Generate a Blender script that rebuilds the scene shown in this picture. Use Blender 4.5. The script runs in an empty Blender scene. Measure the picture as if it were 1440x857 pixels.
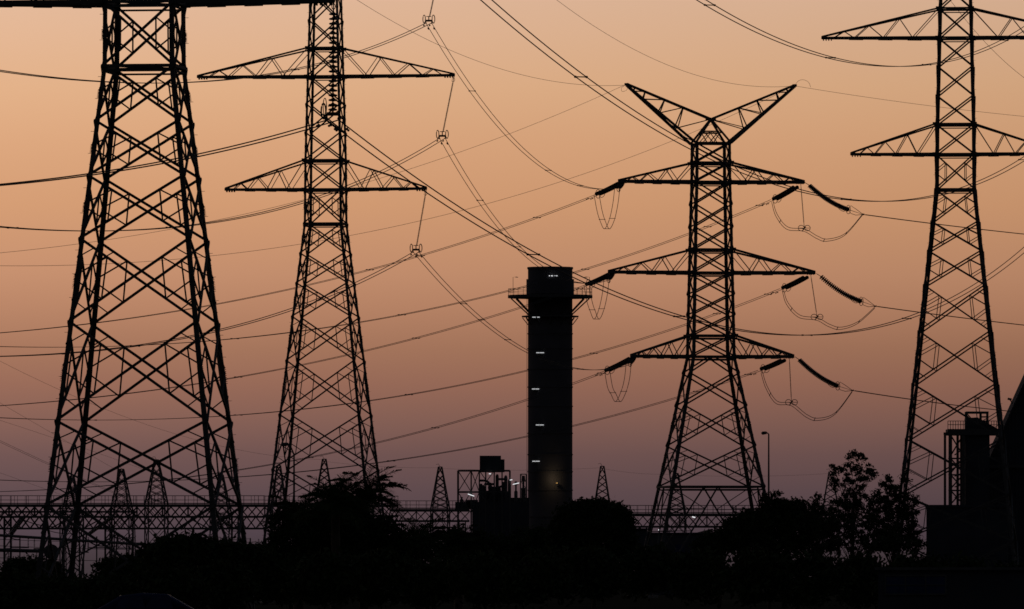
import bpy, math, random
import numpy as np
from mathutils import Vector, Matrix
random.seed(7); rng = np.random.default_rng(7)
S = bpy.context.scene
COL = S.collection
# ------------------------------------------------------------------ camera
F = 13200.0; YH = 812.0; ZC = 2.0           # focal length in photo pixels, eye-level row, eye height (m)
cam_d = bpy.data.cameras.new('camera'); cam = bpy.data.objects.new('camera', cam_d); COL.objects.link(cam)
cam.location = (0, 0, ZC); cam.rotation_euler = (math.radians(90), 0, 0)
cam_d.sensor_width = 36; cam_d.lens = F / 1440 * 36
cam_d.shift_y = (YH - 428.5) / 1440
cam_d.clip_start = 1; cam_d.clip_end = 40000
S.camera = cam
# ------------------------------------------------------------------ world: dusk sky
def srgb(r, g, b):
    f = lambda c: (c/255/12.92) if c/255 <= .04045 else ((c/255+.055)/1.055)**2.4
    return (f(r), f(g), f(b), 1)
W = bpy.data.worlds.new("World"); S.world = W; W.use_nodes = True
nt = W.node_tree; nt.nodes.clear()
N = nt.nodes.new; L = nt.links.new
out = N('ShaderNodeOutputWorld'); bg = N('ShaderNodeBackground'); bg2 = N('ShaderNodeBackground'); add = N('ShaderNodeAddShader')
tc = N('ShaderNodeTexCoord'); sep = N('ShaderNodeSeparateXYZ'); L(tc.outputs['Generated'], sep.inputs[0])
mr = N('ShaderNodeMapRange'); mr.inputs[1].default_value = -0.002; mr.inputs[2].default_value = 0.078
mr.inputs[3].default_value = 0; mr.inputs[4].default_value = 1
L(sep.outputs['Z'], mr.inputs[0])
ramp = N('ShaderNodeValToRGB'); L(mr.outputs[0], ramp.inputs[0])
SKY = [(815, (60, 51, 55)), (785, (68, 57, 61)), (750, (80, 66, 73)), (691, (95, 75, 78)), (640, (110, 83, 81)), (601, (126, 92, 84)), (540, (146, 103, 87)),
       (491, (158, 113, 91)), (428, (176, 127, 101)), (386, (185, 135, 107)), (290, (198, 146, 112)), (200, (203, 153, 120)), (123, (207, 161, 129)), (5, (206, 166, 144)), (-140, (206, 170, 153))]
def sp(y): return ((YH - y)/F + .002) / .080
els = ramp.color_ramp.elements
while len(els) > 1: els.remove(els[0])
for i, (y, c) in enumerate(SKY):
    e = els[0] if i == 0 else els.new(sp(y))
    e.position = max(0, sp(y)); e.color = srgb(*c)
ramp.color_ramp.interpolation = 'B_SPLINE' if False else 'LINEAR'
# higher sky and the side away from the sunset are dimmer
up = N('ShaderNodeMapRange'); up.interpolation_type = 'SMOOTHSTEP'
up.inputs[1].default_value = .07; up.inputs[2].default_value = .32; up.inputs[3].default_value = 1; up.inputs[4].default_value = .03
L(sep.outputs['Z'], up.inputs[0])
az = N('ShaderNodeMapRange'); az.interpolation_type = 'SMOOTHSTEP'
az.inputs[1].default_value = .2; az.inputs[2].default_value = .97; az.inputs[3].default_value = .012; az.inputs[4].default_value = 1
L(sep.outputs['Y'], az.inputs[0])
mu = N('ShaderNodeMath'); mu.operation = 'MULTIPLY'; L(up.outputs[0], mu.inputs[0]); L(az.outputs[0], mu.inputs[1])
# very soft unevenness of the dusty air
noi = N('ShaderNodeTexNoise'); noi.inputs['Scale'].default_value = 9; noi.inputs['Detail'].default_value = 2
mp = N('ShaderNodeMapping'); mp.inputs['Scale'].default_value = (1, 1, 6); L(tc.outputs['Generated'], mp.inputs[0]); L(mp.outputs[0], noi.inputs[0])
nm = N('ShaderNodeMapRange'); nm.inputs[3].default_value = .97; nm.inputs[4].default_value = 1.03; L(noi.outputs[0], nm.inputs[0])
# the afterglow is centred a little to the left of the view
gl = N('ShaderNodeMapRange'); gl.interpolation_type = 'SMOOTHSTEP'
gl.inputs[1].default_value = -.25; gl.inputs[2].default_value = .25; gl.inputs[3].default_value = 1.31; gl.inputs[4].default_value = .62
L(sep.outputs['X'], gl.inputs[0])
mu3 = N('ShaderNodeMath'); mu3.operation = 'MULTIPLY'; L(mu.outputs[0], mu3.inputs[0]); L(gl.outputs[0], mu3.inputs[1])
mu2 = N('ShaderNodeMath'); mu2.operation = 'MULTIPLY'; L(mu3.outputs[0], mu2.inputs[0]); L(nm.outputs[0], mu2.inputs[1])
L(ramp.outputs[0], bg.inputs[0]); L(mu2.outputs[0], bg.inputs[1])
sky = N('ShaderNodeTexSky'); sky.sky_type = 'NISHITA'; sky.sun_disc = False
sky.sun_elevation = math.radians(-3.5); sky.sun_rotation = math.radians(0); sky.dust_density = 4
L(sky.outputs[0], bg2.inputs[0]); bg2.inputs[1].default_value = 1.2
L(bg.outputs[0], add.inputs[0]); L(bg2.outputs[0], add.inputs[1]); L(add.outputs[0], out.inputs[0])
S.view_settings.view_transform = 'Standard'; S.view_settings.look = 'None'
S.view_settings.exposure = 0; S.view_settings.gamma = 1
S.cycles.max_bounces = 4; S.cycles.filter_width = 1.6 if hasattr(S.cycles, 'filter_width') else 1.5
# the sun is already below the horizon in the photograph: the sky alone lights the place

# ------------------------------------------------------------------ helpers
def at(px, py, d): return Vector(((px-720)/F*d, d, ZC + (YH-py)/F*d))

def mat(name, col, rough=.8, metal=0, var=.25, scale=3.0, emit=None, estr=0, spec=.3):
    m = bpy.data.materials.new(name); m.use_nodes = True
    t = m.node_tree; b = t.nodes['Principled BSDF']
    b.inputs['Roughness'].default_value = rough; b.inputs['Metallic'].default_value = metal
    b.inputs['Specular IOR Level'].default_value = spec
    tcn = t.nodes.new('ShaderNodeTexCoord'); n = t.nodes.new('ShaderNodeTexNoise'); n.inputs['Scale'].default_value = scale; n.inputs['Detail'].default_value = 4
    r = t.nodes.new('ShaderNodeValToRGB')
    a = [max(0, c*(1-var)) for c in col]; z = [min(1, c*(1+var)) for c in col]
    r.color_ramp.elements[0].color = (*a, 1); r.color_ramp.elements[1].color = (*z, 1)
    r.color_ramp.elements[0].position = .3; r.color_ramp.elements[1].position = .7
    t.links.new(tcn.outputs['Object'], n.inputs[0]); t.links.new(n.outputs[0], r.inputs[0]); t.links.new(r.outputs[0], b.inputs['Base Color'])
    if emit:
        b.inputs['Emission Color'].default_value = (*emit, 1); b.inputs['Emission Strength'].default_value = estr
    return m
M = dict(
    steel=mat('weathered_galvanised_steel', (.11, .11, .108), .9, 0, spec=.08),
    wire=mat('aluminium_conductor', (.07, .07, .07), .9, 0, spec=.05),
    glass=mat('brown_porcelain', (.06, .035, .025), .5, spec=.15),
    polymer=mat('grey_polymer_insulator', (.16, .15, .15), .7),
    conc=mat('concrete', (.25, .24, .22), .9),
    stack=mat('painted_stack_shell', (.12, .115, .125), .95, scale=.15, spec=.05),
    clad=mat('corrugated_cladding', (.07, .075, .09), .95, scale=.4, spec=.04),
    leaf=mat('dark_green_leaves', (.045, .06, .025), .95, spec=.05, var=.4, scale=1.2),
    gum=mat('eucalyptus_leaves', (.06, .07, .04), .95, spec=.05, var=.4, scale=1.5),
    palm=mat('palm_fronds', (.05, .065, .025), .95, spec=.05, var=.4, scale=1.0),
    bark=mat('bark', (.09, .07, .05), .95),
    ground=mat('dry_earth_and_scrub', (.05, .045, .03), 1.0, var=.5, scale=.08, spec=0),
    carpaint=mat('dark_blue_car_paint', (.02, .03, .08), .6, spec=.05),
    pane=mat('window_glass', (.03, .045, .12), .3, spec=.2),
    tyre=mat('rubber', (.02, .02, .02), .9),
    lampw=mat('lit_white_lamp', (.8, .8, .8), .5, emit=(.95, .97, 1.0), estr=.9),
    lampdim=mat('lit_dim_white_lamp', (.8, .8, .8), .5, emit=(.95, .97, 1.0), estr=.6),
    lampy=mat('lit_warm_lamp', (.8, .6, .3), .5, emit=(1, .66, .3), estr=.02),
)

class MB:
    def __init__(s): s.v = []; s.f = []
    def box8(s, c):
        n = len(s.v); s.v += [tuple(p) for p in c]
        s.f += [(n, n+1, n+2, n+3), (n+7, n+6, n+5, n+4), (n, n+4, n+5, n+1), (n+1, n+5, n+6, n+2), (n+2, n+6, n+7, n+3), (n+3, n+7, n+4, n)]
    def box(s, x0, x1, y0, y1, z0, z1):
        s.box8([(x0,y0,z0),(x0,y1,z0),(x1,y1,z0),(x1,y0,z0),(x0,y0,z1),(x0,y1,z1),(x1,y1,z1),(x1,y0,z1)])
    def frame(s, p, q, up=None):
        d = (q-p).normalized(); u = up or Vector((0, 0, 1))
        if abs(d.dot(u)) > .97: u = Vector((1, 0, 0))
        a = d.cross(u).normalized(); b = a.cross(d).normalized(); return d, a, b
    def bar(s, p, q, w, h=None, up=None):
        p = Vector(p); q = Vector(q)
        if (q-p).length < 1e-5: return
        h = h or w; d, a, b = s.frame(p, q, up); a = a*w/2; b = b*h/2
        s.box8([p-a-b, p-a+b, p+a+b, p+a-b, q-a-b, q-a+b, q+a+b, q+a-b])
    def angle(s, p, q, w, a, b):
        """L section: corner along p-q, flanges running in directions a and b"""
        p = Vector(p); q = Vector(q); t = w*.14
        n = len(s.v)
        prof = [(0, 0), (w, 0), (w, t), (t, t), (t, w), (0, w)]
        for o in (p, q):
            for (i, j) in prof: s.v.append(tuple(o + a*i + b*j))
        for i in range(6):
            j = (i+1) % 6; s.f.append((n+i, n+j, n+6+j, n+6+i))
        s.f.append((n, n+3, n+2, n+1)); s.f.append((n, n+5, n+4, n+3)); s.f.append((n+6, n+7, n+8, n+9)); s.f.append((n+6, n+9, n+10, n+11))
    def tube(s, pts, r, k=6, cap=True):
        pts = [Vector(p) for p in pts]; m = len(pts); n = len(s.v)
        rr = r if isinstance(r, (list, tuple)) else [r]*m
        for i, p in enumerate(pts):
            d = (pts[min(i+1, m-1)] - pts[max(i-1, 0)]).normalized()
            u = Vector((0, 0, 1)) if abs(d.z) < .95 else Vector((1, 0, 0))
            a = d.cross(u).normalized(); b = a.cross(d)
            for j in range(k):
                t = 2*math.pi*j/k; s.v.append(tuple(p + a*math.cos(t)*rr[i] + b*math.sin(t)*rr[i]))
        for i in range(m-1):
            for j in range(k):
                j2 = (j+1) % k; s.f.append((n+i*k+j, n+i*k+j2, n+(i+1)*k+j2, n+(i+1)*k+j))
        if cap:
            s.f.append(tuple(n+j for j in range(k-1, -1, -1))); s.f.append(tuple(n+(m-1)*k+j for j in range(k)))
    def lathe(s, p, axis, prof, k=12):
        """prof: (distance along axis, radius)"""
        p = Vector(p); d = Vector(axis).normalized()
        u = Vector((0, 0, 1)) if abs(d.z) < .95 else Vector((1, 0, 0))
        a = d.cross(u).normalized(); b = a.cross(d); n = len(s.v); m = len(prof)
        for (h, r) in prof:
            for j in range(k):
                t = 2*math.pi*j/k; s.v.append(tuple(p + d*h + (a*math.cos(t) + b*math.sin(t))*max(r, 1e-4)))
        for i in range(m-1):
            for j in range(k):
                j2 = (j+1) % k; s.f.append((n+i*k+j, n+i*k+j2, n+(i+1)*k+j2, n+(i+1)*k+j))
        s.f.append(tuple(n+j for j in range(k-1, -1, -1))); s.f.append(tuple(n+(m-1)*k+j for j in range(k)))
    def ring(s, c, a, b, r1, r2, t, k=20):
        pts = [Vector(c) + a*math.cos(2*math.pi*i/k)*r1 + b*math.sin(2*math.pi*i/k)*r2 for i in range(k+1)]
        s.tube(pts, t, 5, cap=False)
    def build(s, name, m, parent=None, smooth=False):
        me = bpy.data.meshes.new(name); me.from_pydata(s.v, [], s.f); me.update()
        me.materials.append(m)
        if smooth: me.polygons.foreach_set('use_smooth', [True]*len(me.polygons))
        o = bpy.data.objects.new(name, me); COL.objects.link(o)
        if parent is not None: o.parent = parent
        return o

def thing(name, label, cat, loc=(0, 0, 0), rz=0, group=None):
    o = bpy.data.objects.new(name, None); COL.objects.link(o)
    o.location = loc; o.rotation_euler = (0, 0, rz); o['label'] = label; o['category'] = cat
    if group: o['group'] = group
    return o
def tag(o, label, cat, group=None):
    o['label'] = label; o['category'] = cat
    if group: o['group'] = group
    return o
def struct(o, kind='structure'): o['kind'] = kind; return o

# ------------------------------------------------------------------ ground
g = MB()
xs = [-9000, -3000, -1000, -400, -150, 0, 150, 400, 1000, 3000, 9000]; ys = [-200, 60, 200, 400, 700, 1100, 1700, 3000, 6000, 16000]
n0 = 0
for y in ys:
    for x in xs: g.v.append((x, y, 0))
for j in range(len(ys)-1):
    for i in range(len(xs)-1):
        a = j*len(xs)+i; g.f.append((a, a+1, a+len(xs)+1, a+len(xs)))
struct(g.build('ground', M['ground']))

# ------------------------------------------------------------------ lattice towers
def lerp(a, b, t): return a + (b-a)*t
def build_tower(t, levels, arms, legw, dw, rw, belts=(), bolts=False, peak=None, detail=1):
    """levels: list of (z, half width, style of panel down to the next); top first. local frame: x along the arms."""
    C = lambda z, h, sx, sy: Vector((sx*h, sy*h, z))
    ztop = levels[0][0]
    hw = lambda z: None
    # legs
    for sx in (-1, 1):
        for sy in (-1, 1):
            m = MB()
            a = Vector((-sx, 0, 0)); b = Vector((0, -sy, 0))
            for i in range(len(levels)-1):
                z0, h0, _ = levels[i]; z1, h1, _ = levels[i+1]
                f = (ztop - z0)/(ztop - levels[-1][0])
                w = legw*(.86 + .2*f)
                p, q = C(z0, h0, sx, sy), C(z1, h1, sx, sy)
                m.angle(p, q, w, a, b)
                # splice plates half way down the panel, slightly proud of the leg
                s0 = lerp(p, q, .46); s1 = lerp(p, q, .58)
                o = Vector((sx, sy, 0))*.012
                m.angle(s0+o, s1+o, w*1.07, a, b)
                if bolts and i >= 1 and (z0-z1) > 1.5:
                    for k in range(9):
                        c = lerp(p, q, .44 + .02*k)
                        m.bar(c + Vector((sx*.0, 0, 0)), c + Vector((sx*.06, 0, 0)), .022)
                        c2 = c + Vector((-sx*w*.5, 0, 0)); m.bar(c2, c2 + Vector((0, sy*.05, 0)), .022)
            # step bolts up one leg
            if sx*sy > 0 and detail:
                for i in range(len(levels)-1):
                    z0, h0, _ = levels[i]; z1, h1, _ = levels[i+1]
                    k = int((z0-z1)/.45)
                    for j in range(k):
                        c = lerp(C(z0, h0, sx, sy), C(z1, h1, sx, sy), j/max(1, k)); s_ = 1 if j % 2 else -1
                        if j % 2: m.bar(c, c + Vector((sx*.13, 0, 0)), .016)
                        else: m.bar(c, c + Vector((0, sy*.13, 0)), .016)
            m.build('leg', M['steel'], t)
            f_ = MB(); zb, hb, _ = levels[-1]; c = C(zb, hb, sx, sy)
            f_.box(c.x-.5, c.x+.5, c.y-.5, c.y+.5, -.35, .28); f_.build('footing', M['conc'], t)
    # faces
    faces = [((-1, -1), (1, -1)), ((1, -1), (1, 1)), ((1, 1), (-1, 1)), ((-1, 1), (-1, -1))]
    for (A, B) in faces:
        m = MB()
        nrm = Vector(((A[0]+B[0])/2, (A[1]+B[1])/2, 0))
        for i in range(len(levels)-1):
            z0, h0, st = levels[i]; z1, h1, _ = levels[i+1]
            a0, b0, a1, b1 = C(z0, h0, *A), C(z0, h0, *B), C(z1, h1, *A), C(z1, h1, *B)
            ins = -nrm*.02
            if st in ('X', 'XR'):
                m.bar(a0+ins, b1+ins, dw, dw*.8, nrm); m.bar(b0-ins*1.5, a1-ins*1.5, dw, dw*.8, nrm)
                # gussets at the leg nodes
                for (c, e) in ((a0, b0), (b0, a0)):
                    dirx = (e-c).normalized(); gw = .05 + dw*.7
                    m.box8([c+ins*.5+v for v in (Vector((0,0,-gw)), Vector((0,0,gw)), dirx*gw*1.3+Vector((0,0,gw*.5)), dirx*gw*1.3+Vector((0,0,-gw*.5)))] +
                           [c+ins*1.4+v for v in (Vector((0,0,-gw)), Vector((0,0,gw)), dirx*gw*1.3+Vector((0,0,gw*.5)), dirx*gw*1.3+Vector((0,0,-gw*.5)))])
            if st == 'XR':
                tcx = h0/(h0+h1)                         # where the two diagonals cross
                X = lerp(a0, b1, tcx)
                for (p0, p1) in ((a0, a1), (b0, b1)):
                    Mi = lerp(p0, p1, tcx)
                    U = lerp(p0, X, .5); Dn = lerp(p1, X, .5)
                    Mu = lerp(p0, p1, tcx*.97); Md = lerp(p0, p1, tcx + .03)
                    m.bar(Mu, U, rw, None, nrm); m.bar(Md, Dn, rw, None, nrm); m.bar(U, Dn, rw, None, nrm)
                    if (z0-z1) > 2.9:
                        m.bar(lerp(p0, p1, tcx*.5), lerp(p0, X, .26), rw*.8, None, nrm)
                        m.bar(lerp(p1, p0, (1-tcx)*.5), lerp(p1, X, .26), rw*.8, None, nrm)
            if st == 'K':                                # inverted V under a belt, with sub bracing
                mid = (a0+b0)/2
                for (p0, p1) in ((a0, a1), (b0, b1)):
                    m.bar(mid, p1, dw, dw*.8, nrm)
                    if z0-z1 > 4:
                        for k in range(1, 5):
                            l = lerp(p0, p1, k/5); r = lerp(mid, p1, k/5)
                            m.bar(l, r, rw, None, nrm); m.bar(lerp(p0, p1, (k-1)/5), r, rw, None, nrm)
            if z0 in belts:
                m.bar(a0+ins, b0+ins, dw*1.5, dw*1.2, Vector((0, 0, 1)))
                m.bar(a0+ins-Vector((0, 0, dw*1.9)), b0+ins-Vector((0, 0, dw*1.9)), dw*.7, dw*.7, Vector((0, 0, 1)))
        m.build('face_bracing', M['steel'], t)
    # plan bracing at belts
    for (z, h, _) in levels:
        if z in belts:
            m = MB()
            for k in (1, -1): m.bar((-h, -h*k, z), (h, h*k, z+.003*k), dw*.7)
            m.build('plan_bracing', M['steel'], t)
    # arms: dict z0 (bottom), z1 (top), h0, h1, span
    for A in arms:
        for sx in (-1, 1):
            m = MB()
            sp_ = A['span'] if sx > 0 else A.get('lspan', A['span'])
            tip = Vector((sx*sp_, 0, A['z0'] + A.get('rise', .05)))
            w = A.get('w', .13); bw = A.get('bw', .08)
            for sy in (-1, 1):
                b0 = Vector((sx*A['h0'], sy*A['h0'], A['z0'])); t0 = Vector((sx*A['h1'], sy*A['h1'], A['z1']))
                tb = tip + Vector((0, sy*.16, 0)); tt = tip + Vector((0, sy*.12, .1))
                m.bar(b0, tb, w, w*1.45); m.bar(t0, tt, w*.9, w*.95)
                # the lower chord is made of overlapping lengths: small steps in its underside
                for k in range(1, 4):
                    p = lerp(b0, tb, k/4 - .1); q = lerp(b0, tb, k/4 + .02); m.bar(p - Vector((0, 0, w*.8)), q - Vector((0, 0, w*.8)), w*.9, w*.4)
                bn = [.22, .47, .72, .9]; tn = [0, .34, .60, .81]
                for k in range(4):
                    m.bar(lerp(t0, tt, tn[k]), lerp(b0, tb, bn[k]), bw, bw*.7)
                    if k < 3: m.bar(lerp(b0, tb, bn[k]), lerp(t0, tt, tn[k+1]), bw, bw*.7)
            # bottom and top plane bracing
            B = [Vector((sx*A['h0'], sy*A['h0'], A['z0'])) for sy in (-1, 1)]; T2_ = [tip + Vector((0, sy*.16, 0)) for sy in (-1, 1)]
            kk = [0, .22, .47, .72, .9]
            for k in range(4):
                m.bar(lerp(B[k % 2], T2_[k % 2], kk[k]), lerp(B[1-k % 2], T2_[1-k % 2], kk[k+1]), bw*.8)
                m.bar(lerp(B[0], T2_[0], kk[k+1]), lerp(B[1], T2_[1], kk[k+1]), bw*.8)
            # tip plate with hanger lugs
            m.box(min(tip.x-sx*.36, tip.x+sx*.04), max(tip.x-sx*.36, tip.x+sx*.04), -.2, .2, tip.z-.07, tip.z+.12)
            for k in range(4):
                xk = tip.x - sx*(.12 + k*.2); m.box(xk-.035, xk+.035, -.19, .19, tip.z-.2, tip.z-.05)
            # heavy gussets where the arm meets the body
            for sy in (-1, 1):
                for (z, h) in ((A['z0'], A['h0']), (A['z1'], A['h1'])):
                    c = Vector((sx*h, sy*(h+.012), z)); gsz = A.get('g', .27)
                    m.box(c.x-gsz*.8, c.x+gsz*.8, c.y-.012, c.y+.012, c.z-gsz*.45, c.z+gsz*.45)
                    m.box(c.x+sx*.012-.012, c.x+sx*.012+.012, c.y-gsz, c.y+gsz, c.z-gsz*.4, c.z+gsz*.4)
            m.build('cross_arm', M['steel'], t)
    if peak:
        zt, ht = levels[0][0], levels[0][1]
        apex = peak['apex']; px_, pz = peak['x'], peak['z']
        m = MB()
        for sy in (-1, 1):
            for sx in (-1, 1): m.bar((sx*ht, sy*ht, zt), (0, sy*.25, apex), dw*1.1)
            m.bar((-ht, sy*ht, zt), (ht, sy*ht, zt), dw*1.2)
            zz = zt + (apex-zt)*.5; hh = ht*.5
            for k in (0, .18): m.bar((-hh-k*.5, sy*(hh), zz-k), (hh+k*.5, sy*(hh), zz-k), dw*.5)
            m.bar((-hh, sy*hh, zz), (0, sy*ht, zt), dw*.5); m.bar((hh, sy*hh, zz), (0, sy*ht, zt), dw*.5)
            m.bar((0, sy*hh, zz), (-ht*.6, sy*ht, zt), dw*.4); m.bar((0, sy*hh, zz), (ht*.6, sy*ht, zt), dw*.4)
        m.bar((-.5, 0, apex), (.5, 0, apex), .35, .22)
        m.build('peak_frame', M['steel'], t)
        for sx in (-1, 1):
            m = MB(); tip = Vector((sx*px_, 0, pz))
            for sy in (-1, 1):
                b0 = Vector((sx*ht, sy*ht, zt)); t0 = Vector((0, sy*.25, apex)); tt = tip + Vector((0, sy*.08, .06)); tb = tip + Vector((0, sy*.08, -.06))
                m.bar(b0, tb, dw*1.6); m.bar(t0, tt, dw*1.5)
                bn = [.26, .52, .76, .9]; tn = [.33, .55, .78, .9]
                prev = t0
                m.bar(b0, t0, dw*.6)
                for k in range(4):
                    bb = lerp(b0, tb, bn[k]); tt_ = lerp(t0, tt, tn[k])
                    m.bar(prev, bb, dw*.55); m.bar(bb, tt_, dw*.6); prev = tt_
            for k in range(5):
                f0 = k/5; m.bar(lerp(Vector((0, -.25, apex)), tip, f0), lerp(Vector((0, .25, apex)), tip, f0+.15), dw*.5)
                m.bar(lerp(Vector((sx*ht, -ht, zt)), tip, f0), lerp(Vector((sx*ht, ht, zt)), tip, f0+.15), dw*.5)
            m.box(tip.x-.2, tip.x+.2, -.15, .15, tip.z-.1, tip.z+.14)
            m.build('earth_wire_arm', M['steel'], t)

def zpx(py, d): return ZC + (YH-py)/F*d
# --- suspension pylons (one design at three distances, different leg extensions)
def susp(label, cx, d, ywaist, rel, base_rel, theta, bolts):
    s = F/d; zw = zpx(ywaist, d)
    t = thing('suspension_pylon', label, 'pylon', ((cx-720)/F*d, d, 0), theta, 'suspension pylons')
    k = 18.0
    H = lambda r: 1.50 + .112*max(0, r)/k if r > 0 else {0: 1.50, -48: 1.48, -89: 1.46}.get(r, 1.46 - (abs(r)-89)/k*.026)
    lv = []
    ups = [-424, -365, -326, -286, -247, -207, -168, -128, -89]
    for r in ups: lv.append((zw - r/k, H(r), 'X'))
    lv.append((zw + 48/k, H(-48), 'XR'))
    for r in rel: lv.append((zw - r/k, H(r), 'XR'))
    zbase = 0.0; hb = 1.50 + .112*(zw)
    lv.append((zbase, hb, ''))
    hz = lambda r: H(r)
    arms = [dict(z0=zw+48/k, z1=zw+89/k, h0=H(-48), h1=H(-89), span=7.95),
            dict(z0=zw+207/k, z1=zw+247/k, h0=H(-207), h1=H(-247), span=10.15),
            dict(z0=zw+365/k, z1=zw+400/k, h0=H(-365), h1=H(-400), span=9.1)]
    belts = (lv[-2-len(rel)+1][0], zw, zw+48/k, zw+89/k, zw+207/k, zw+247/k, zw+365/k)
    build_tower(t, lv, arms, .195, .11, .06, belts, bolts, dict(apex=zw+470/k, x=6.4, z=zw+520/k))
    return t, zw
T1, zw1 = susp('nearest and largest steel pylon at the far left, arms cut by the top edge', 203, 390, 95, [0, 41, 82, 129, 191, 265, 328], 0, math.radians(-7.6), True)
T2, zw2 = susp('second lattice pylon from the left, long swung insulator rods on its right arms', 458, 734, 315, [0, 42, 84, 131, 193, 269, 346, 430], 0, math.radians(-7.8), False)
T3, zw3 = susp('lattice pylon at the right edge, beside the steep roofed shed', 1343.8, 712, 267, [0, 44, 84, 131, 194, 266, 341, 417, 480], 0, math.radians(-5), False)

# --- strain pylon with V shaped top
d4 = 917; X4 = (999.5-720)/F*d4
T4 = thing('strain_pylon', 'lattice strain pylon with V shaped top, right of the round chimney', 'pylon', (X4, d4, 0), math.radians(7.5), 'strain pylons')
def z4(py): return zpx(py, d4)
s4 = F/d4
def h4(o): return o/1.144/s4
rows = [(202, 28.5, 'X'), (229.5, 28.8, 'X'), (256.5, 29, 'X'), (288, 30, 'X'), (320, 31, 'X'), (351.5, 31.6, 'X'), (384, 32.5, 'X'), (414, 33.2, 'X'), (443, 33.9, 'X'),
        (472.5, 34.6, 'X'), (502, 35.2, 'K'), (525, 40.4, 'X'), (571, 50.5, 'XR'), (627, 63, 'XR'), (685, 76, 'K')]
lv4 = [(z4(y), h4(o), st) for (y, o, st) in rows] + [(0.0, h4(76 + (z4(685))*s4*.226), '')]
arms4 = [dict(z0=z4(256.5), z1=z4(229.5), h0=h4(29), h1=h4(28.8), span=9.25, lspan=9.1),
         dict(z0=z4(384), z1=z4(351.5), h0=h4(32.5), h1=h4(31.6), span=10.3, lspan=10.1),
         dict(z0=z4(502), z1=z4(472.5), h0=h4(35.2), h1=h4(34.6), span=8.2, lspan=7.9)]
for A in arms4: A.update(w=.21, bw=.105, g=.36)
build_tower(T4, lv4, arms4, .33, .15, .075, (z4(229.5), z4(256.5), z4(351.5), z4(384), z4(472.5), z4(502), z4(685)), False,
            dict(apex=z4(168), x=8.3, z=z4(120)))

# ------------------------------------------------------------------ insulator strings
def disc_string(m, p, q, n, r, sag=0, k=12, off=None):
    P = lambda t: Vector(lerp(p, q, t)) + (off or Vector()) - Vector((0, 0, 4*sag*t*(1-t)))
    m.tube([P(i/12) for i in range(13)], r*.2, 6)
    step = 1/n
    for i in range(n):
        t = (i+.5)*step; c = P(t); ax = (P(min(1, t+.01)) - P(max(0, t-.01))).normalized()
        Ls = (q-p).length/n
        m.lathe(c - ax*Ls*.3, ax, [(0, r*.3), (Ls*.18, r*.42), (Ls*.28, r*.9), (Ls*.42, r), (Ls*.5, r*.95), (Ls*.56, r*.4), (Ls*.6, r*.25)], k)

def yoke_set(t, c, side, fw, s=1.0, dist=.5):
    """yoke plate, two clamps and two arcing rings below a suspension string; side = horizontal direction across the line, fw = along"""
    up = Vector((0, 0, 1))
    m = MB(); m.bar(c - side*dist*.5, c + side*dist*.5, .09, .15); m.bar(c, c + up*.35, .08); m.bar(c + up*.33 - side*.2, c + up*.33 + side*.2, .07, .05)
    m.build('yoke_plate', M['steel'], t)
    for k in (-1, 1):
        m = MB(); b = c + side*k*dist*.5
        m.bar(b + up*.02, b - up*.16, .07); m.tube([b - up*.2 - fw*.16, b - up*.16, b - up*.2 + fw*.16], .05, 6); m.build('suspension_clamp', M['steel'], t)
        m = MB(); e = c + side*k*(dist*.5 + .14) + up*.12
        m.ring(e, side*.4*k + fw*.15, up, .26, .32, .035); m.bar(c + side*k*dist*.45, e - up*.26, .035); m.build('arcing_ring', M['steel'], t)

def plan_side(a, b):
    d = (b-a); d.z = 0; d.normalize(); return Vector((d.y, -d.x, 0)), d

# ------------------------------------------------------------------ wires
class Wire:
    def __init__(s, p0, p1x, d1, mids, z1=None):
        s.p0 = Vector(p0); X1 = (p1x-720)/F*d1
        s.dx = X1 - s.p0.x; s.dy = d1 - s.p0.y
        A, b = [], []
        for (x, y) in mids:
            t = s.t_at(x); Y = s.p0.y + t*s.dy; z = ZC + (YH-y)/F*Y
            A.append([t, -4*t*(1-t)]); b.append(z - s.p0.z*(1-t))
        if z1 is not None:
            A = [[r[1]] for r in A]; b = [bb - z1*s.t_at(m_[0]) for bb, m_ in zip(b, mids)]
            s.s = float(np.linalg.lstsq(np.array(A), np.array(b), rcond=None)[0][0]); s.z1 = z1
        else:
            sol = np.linalg.lstsq(np.array(A), np.array(b), rcond=None)[0]; s.z1, s.s = float(sol[0]), float(sol[1])
    def t_at(s, px):
        k = (px-720)/F
        return (k*s.p0.y - s.p0.x)/(s.dx - k*s.dy)
    def P(s, t): return Vector((s.p0.x + t*s.dx, s.p0.y + t*s.dy, s.p0.z*(1-t) + s.z1*t - 4*s.s*t*(1-t)))
WN = 0
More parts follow.
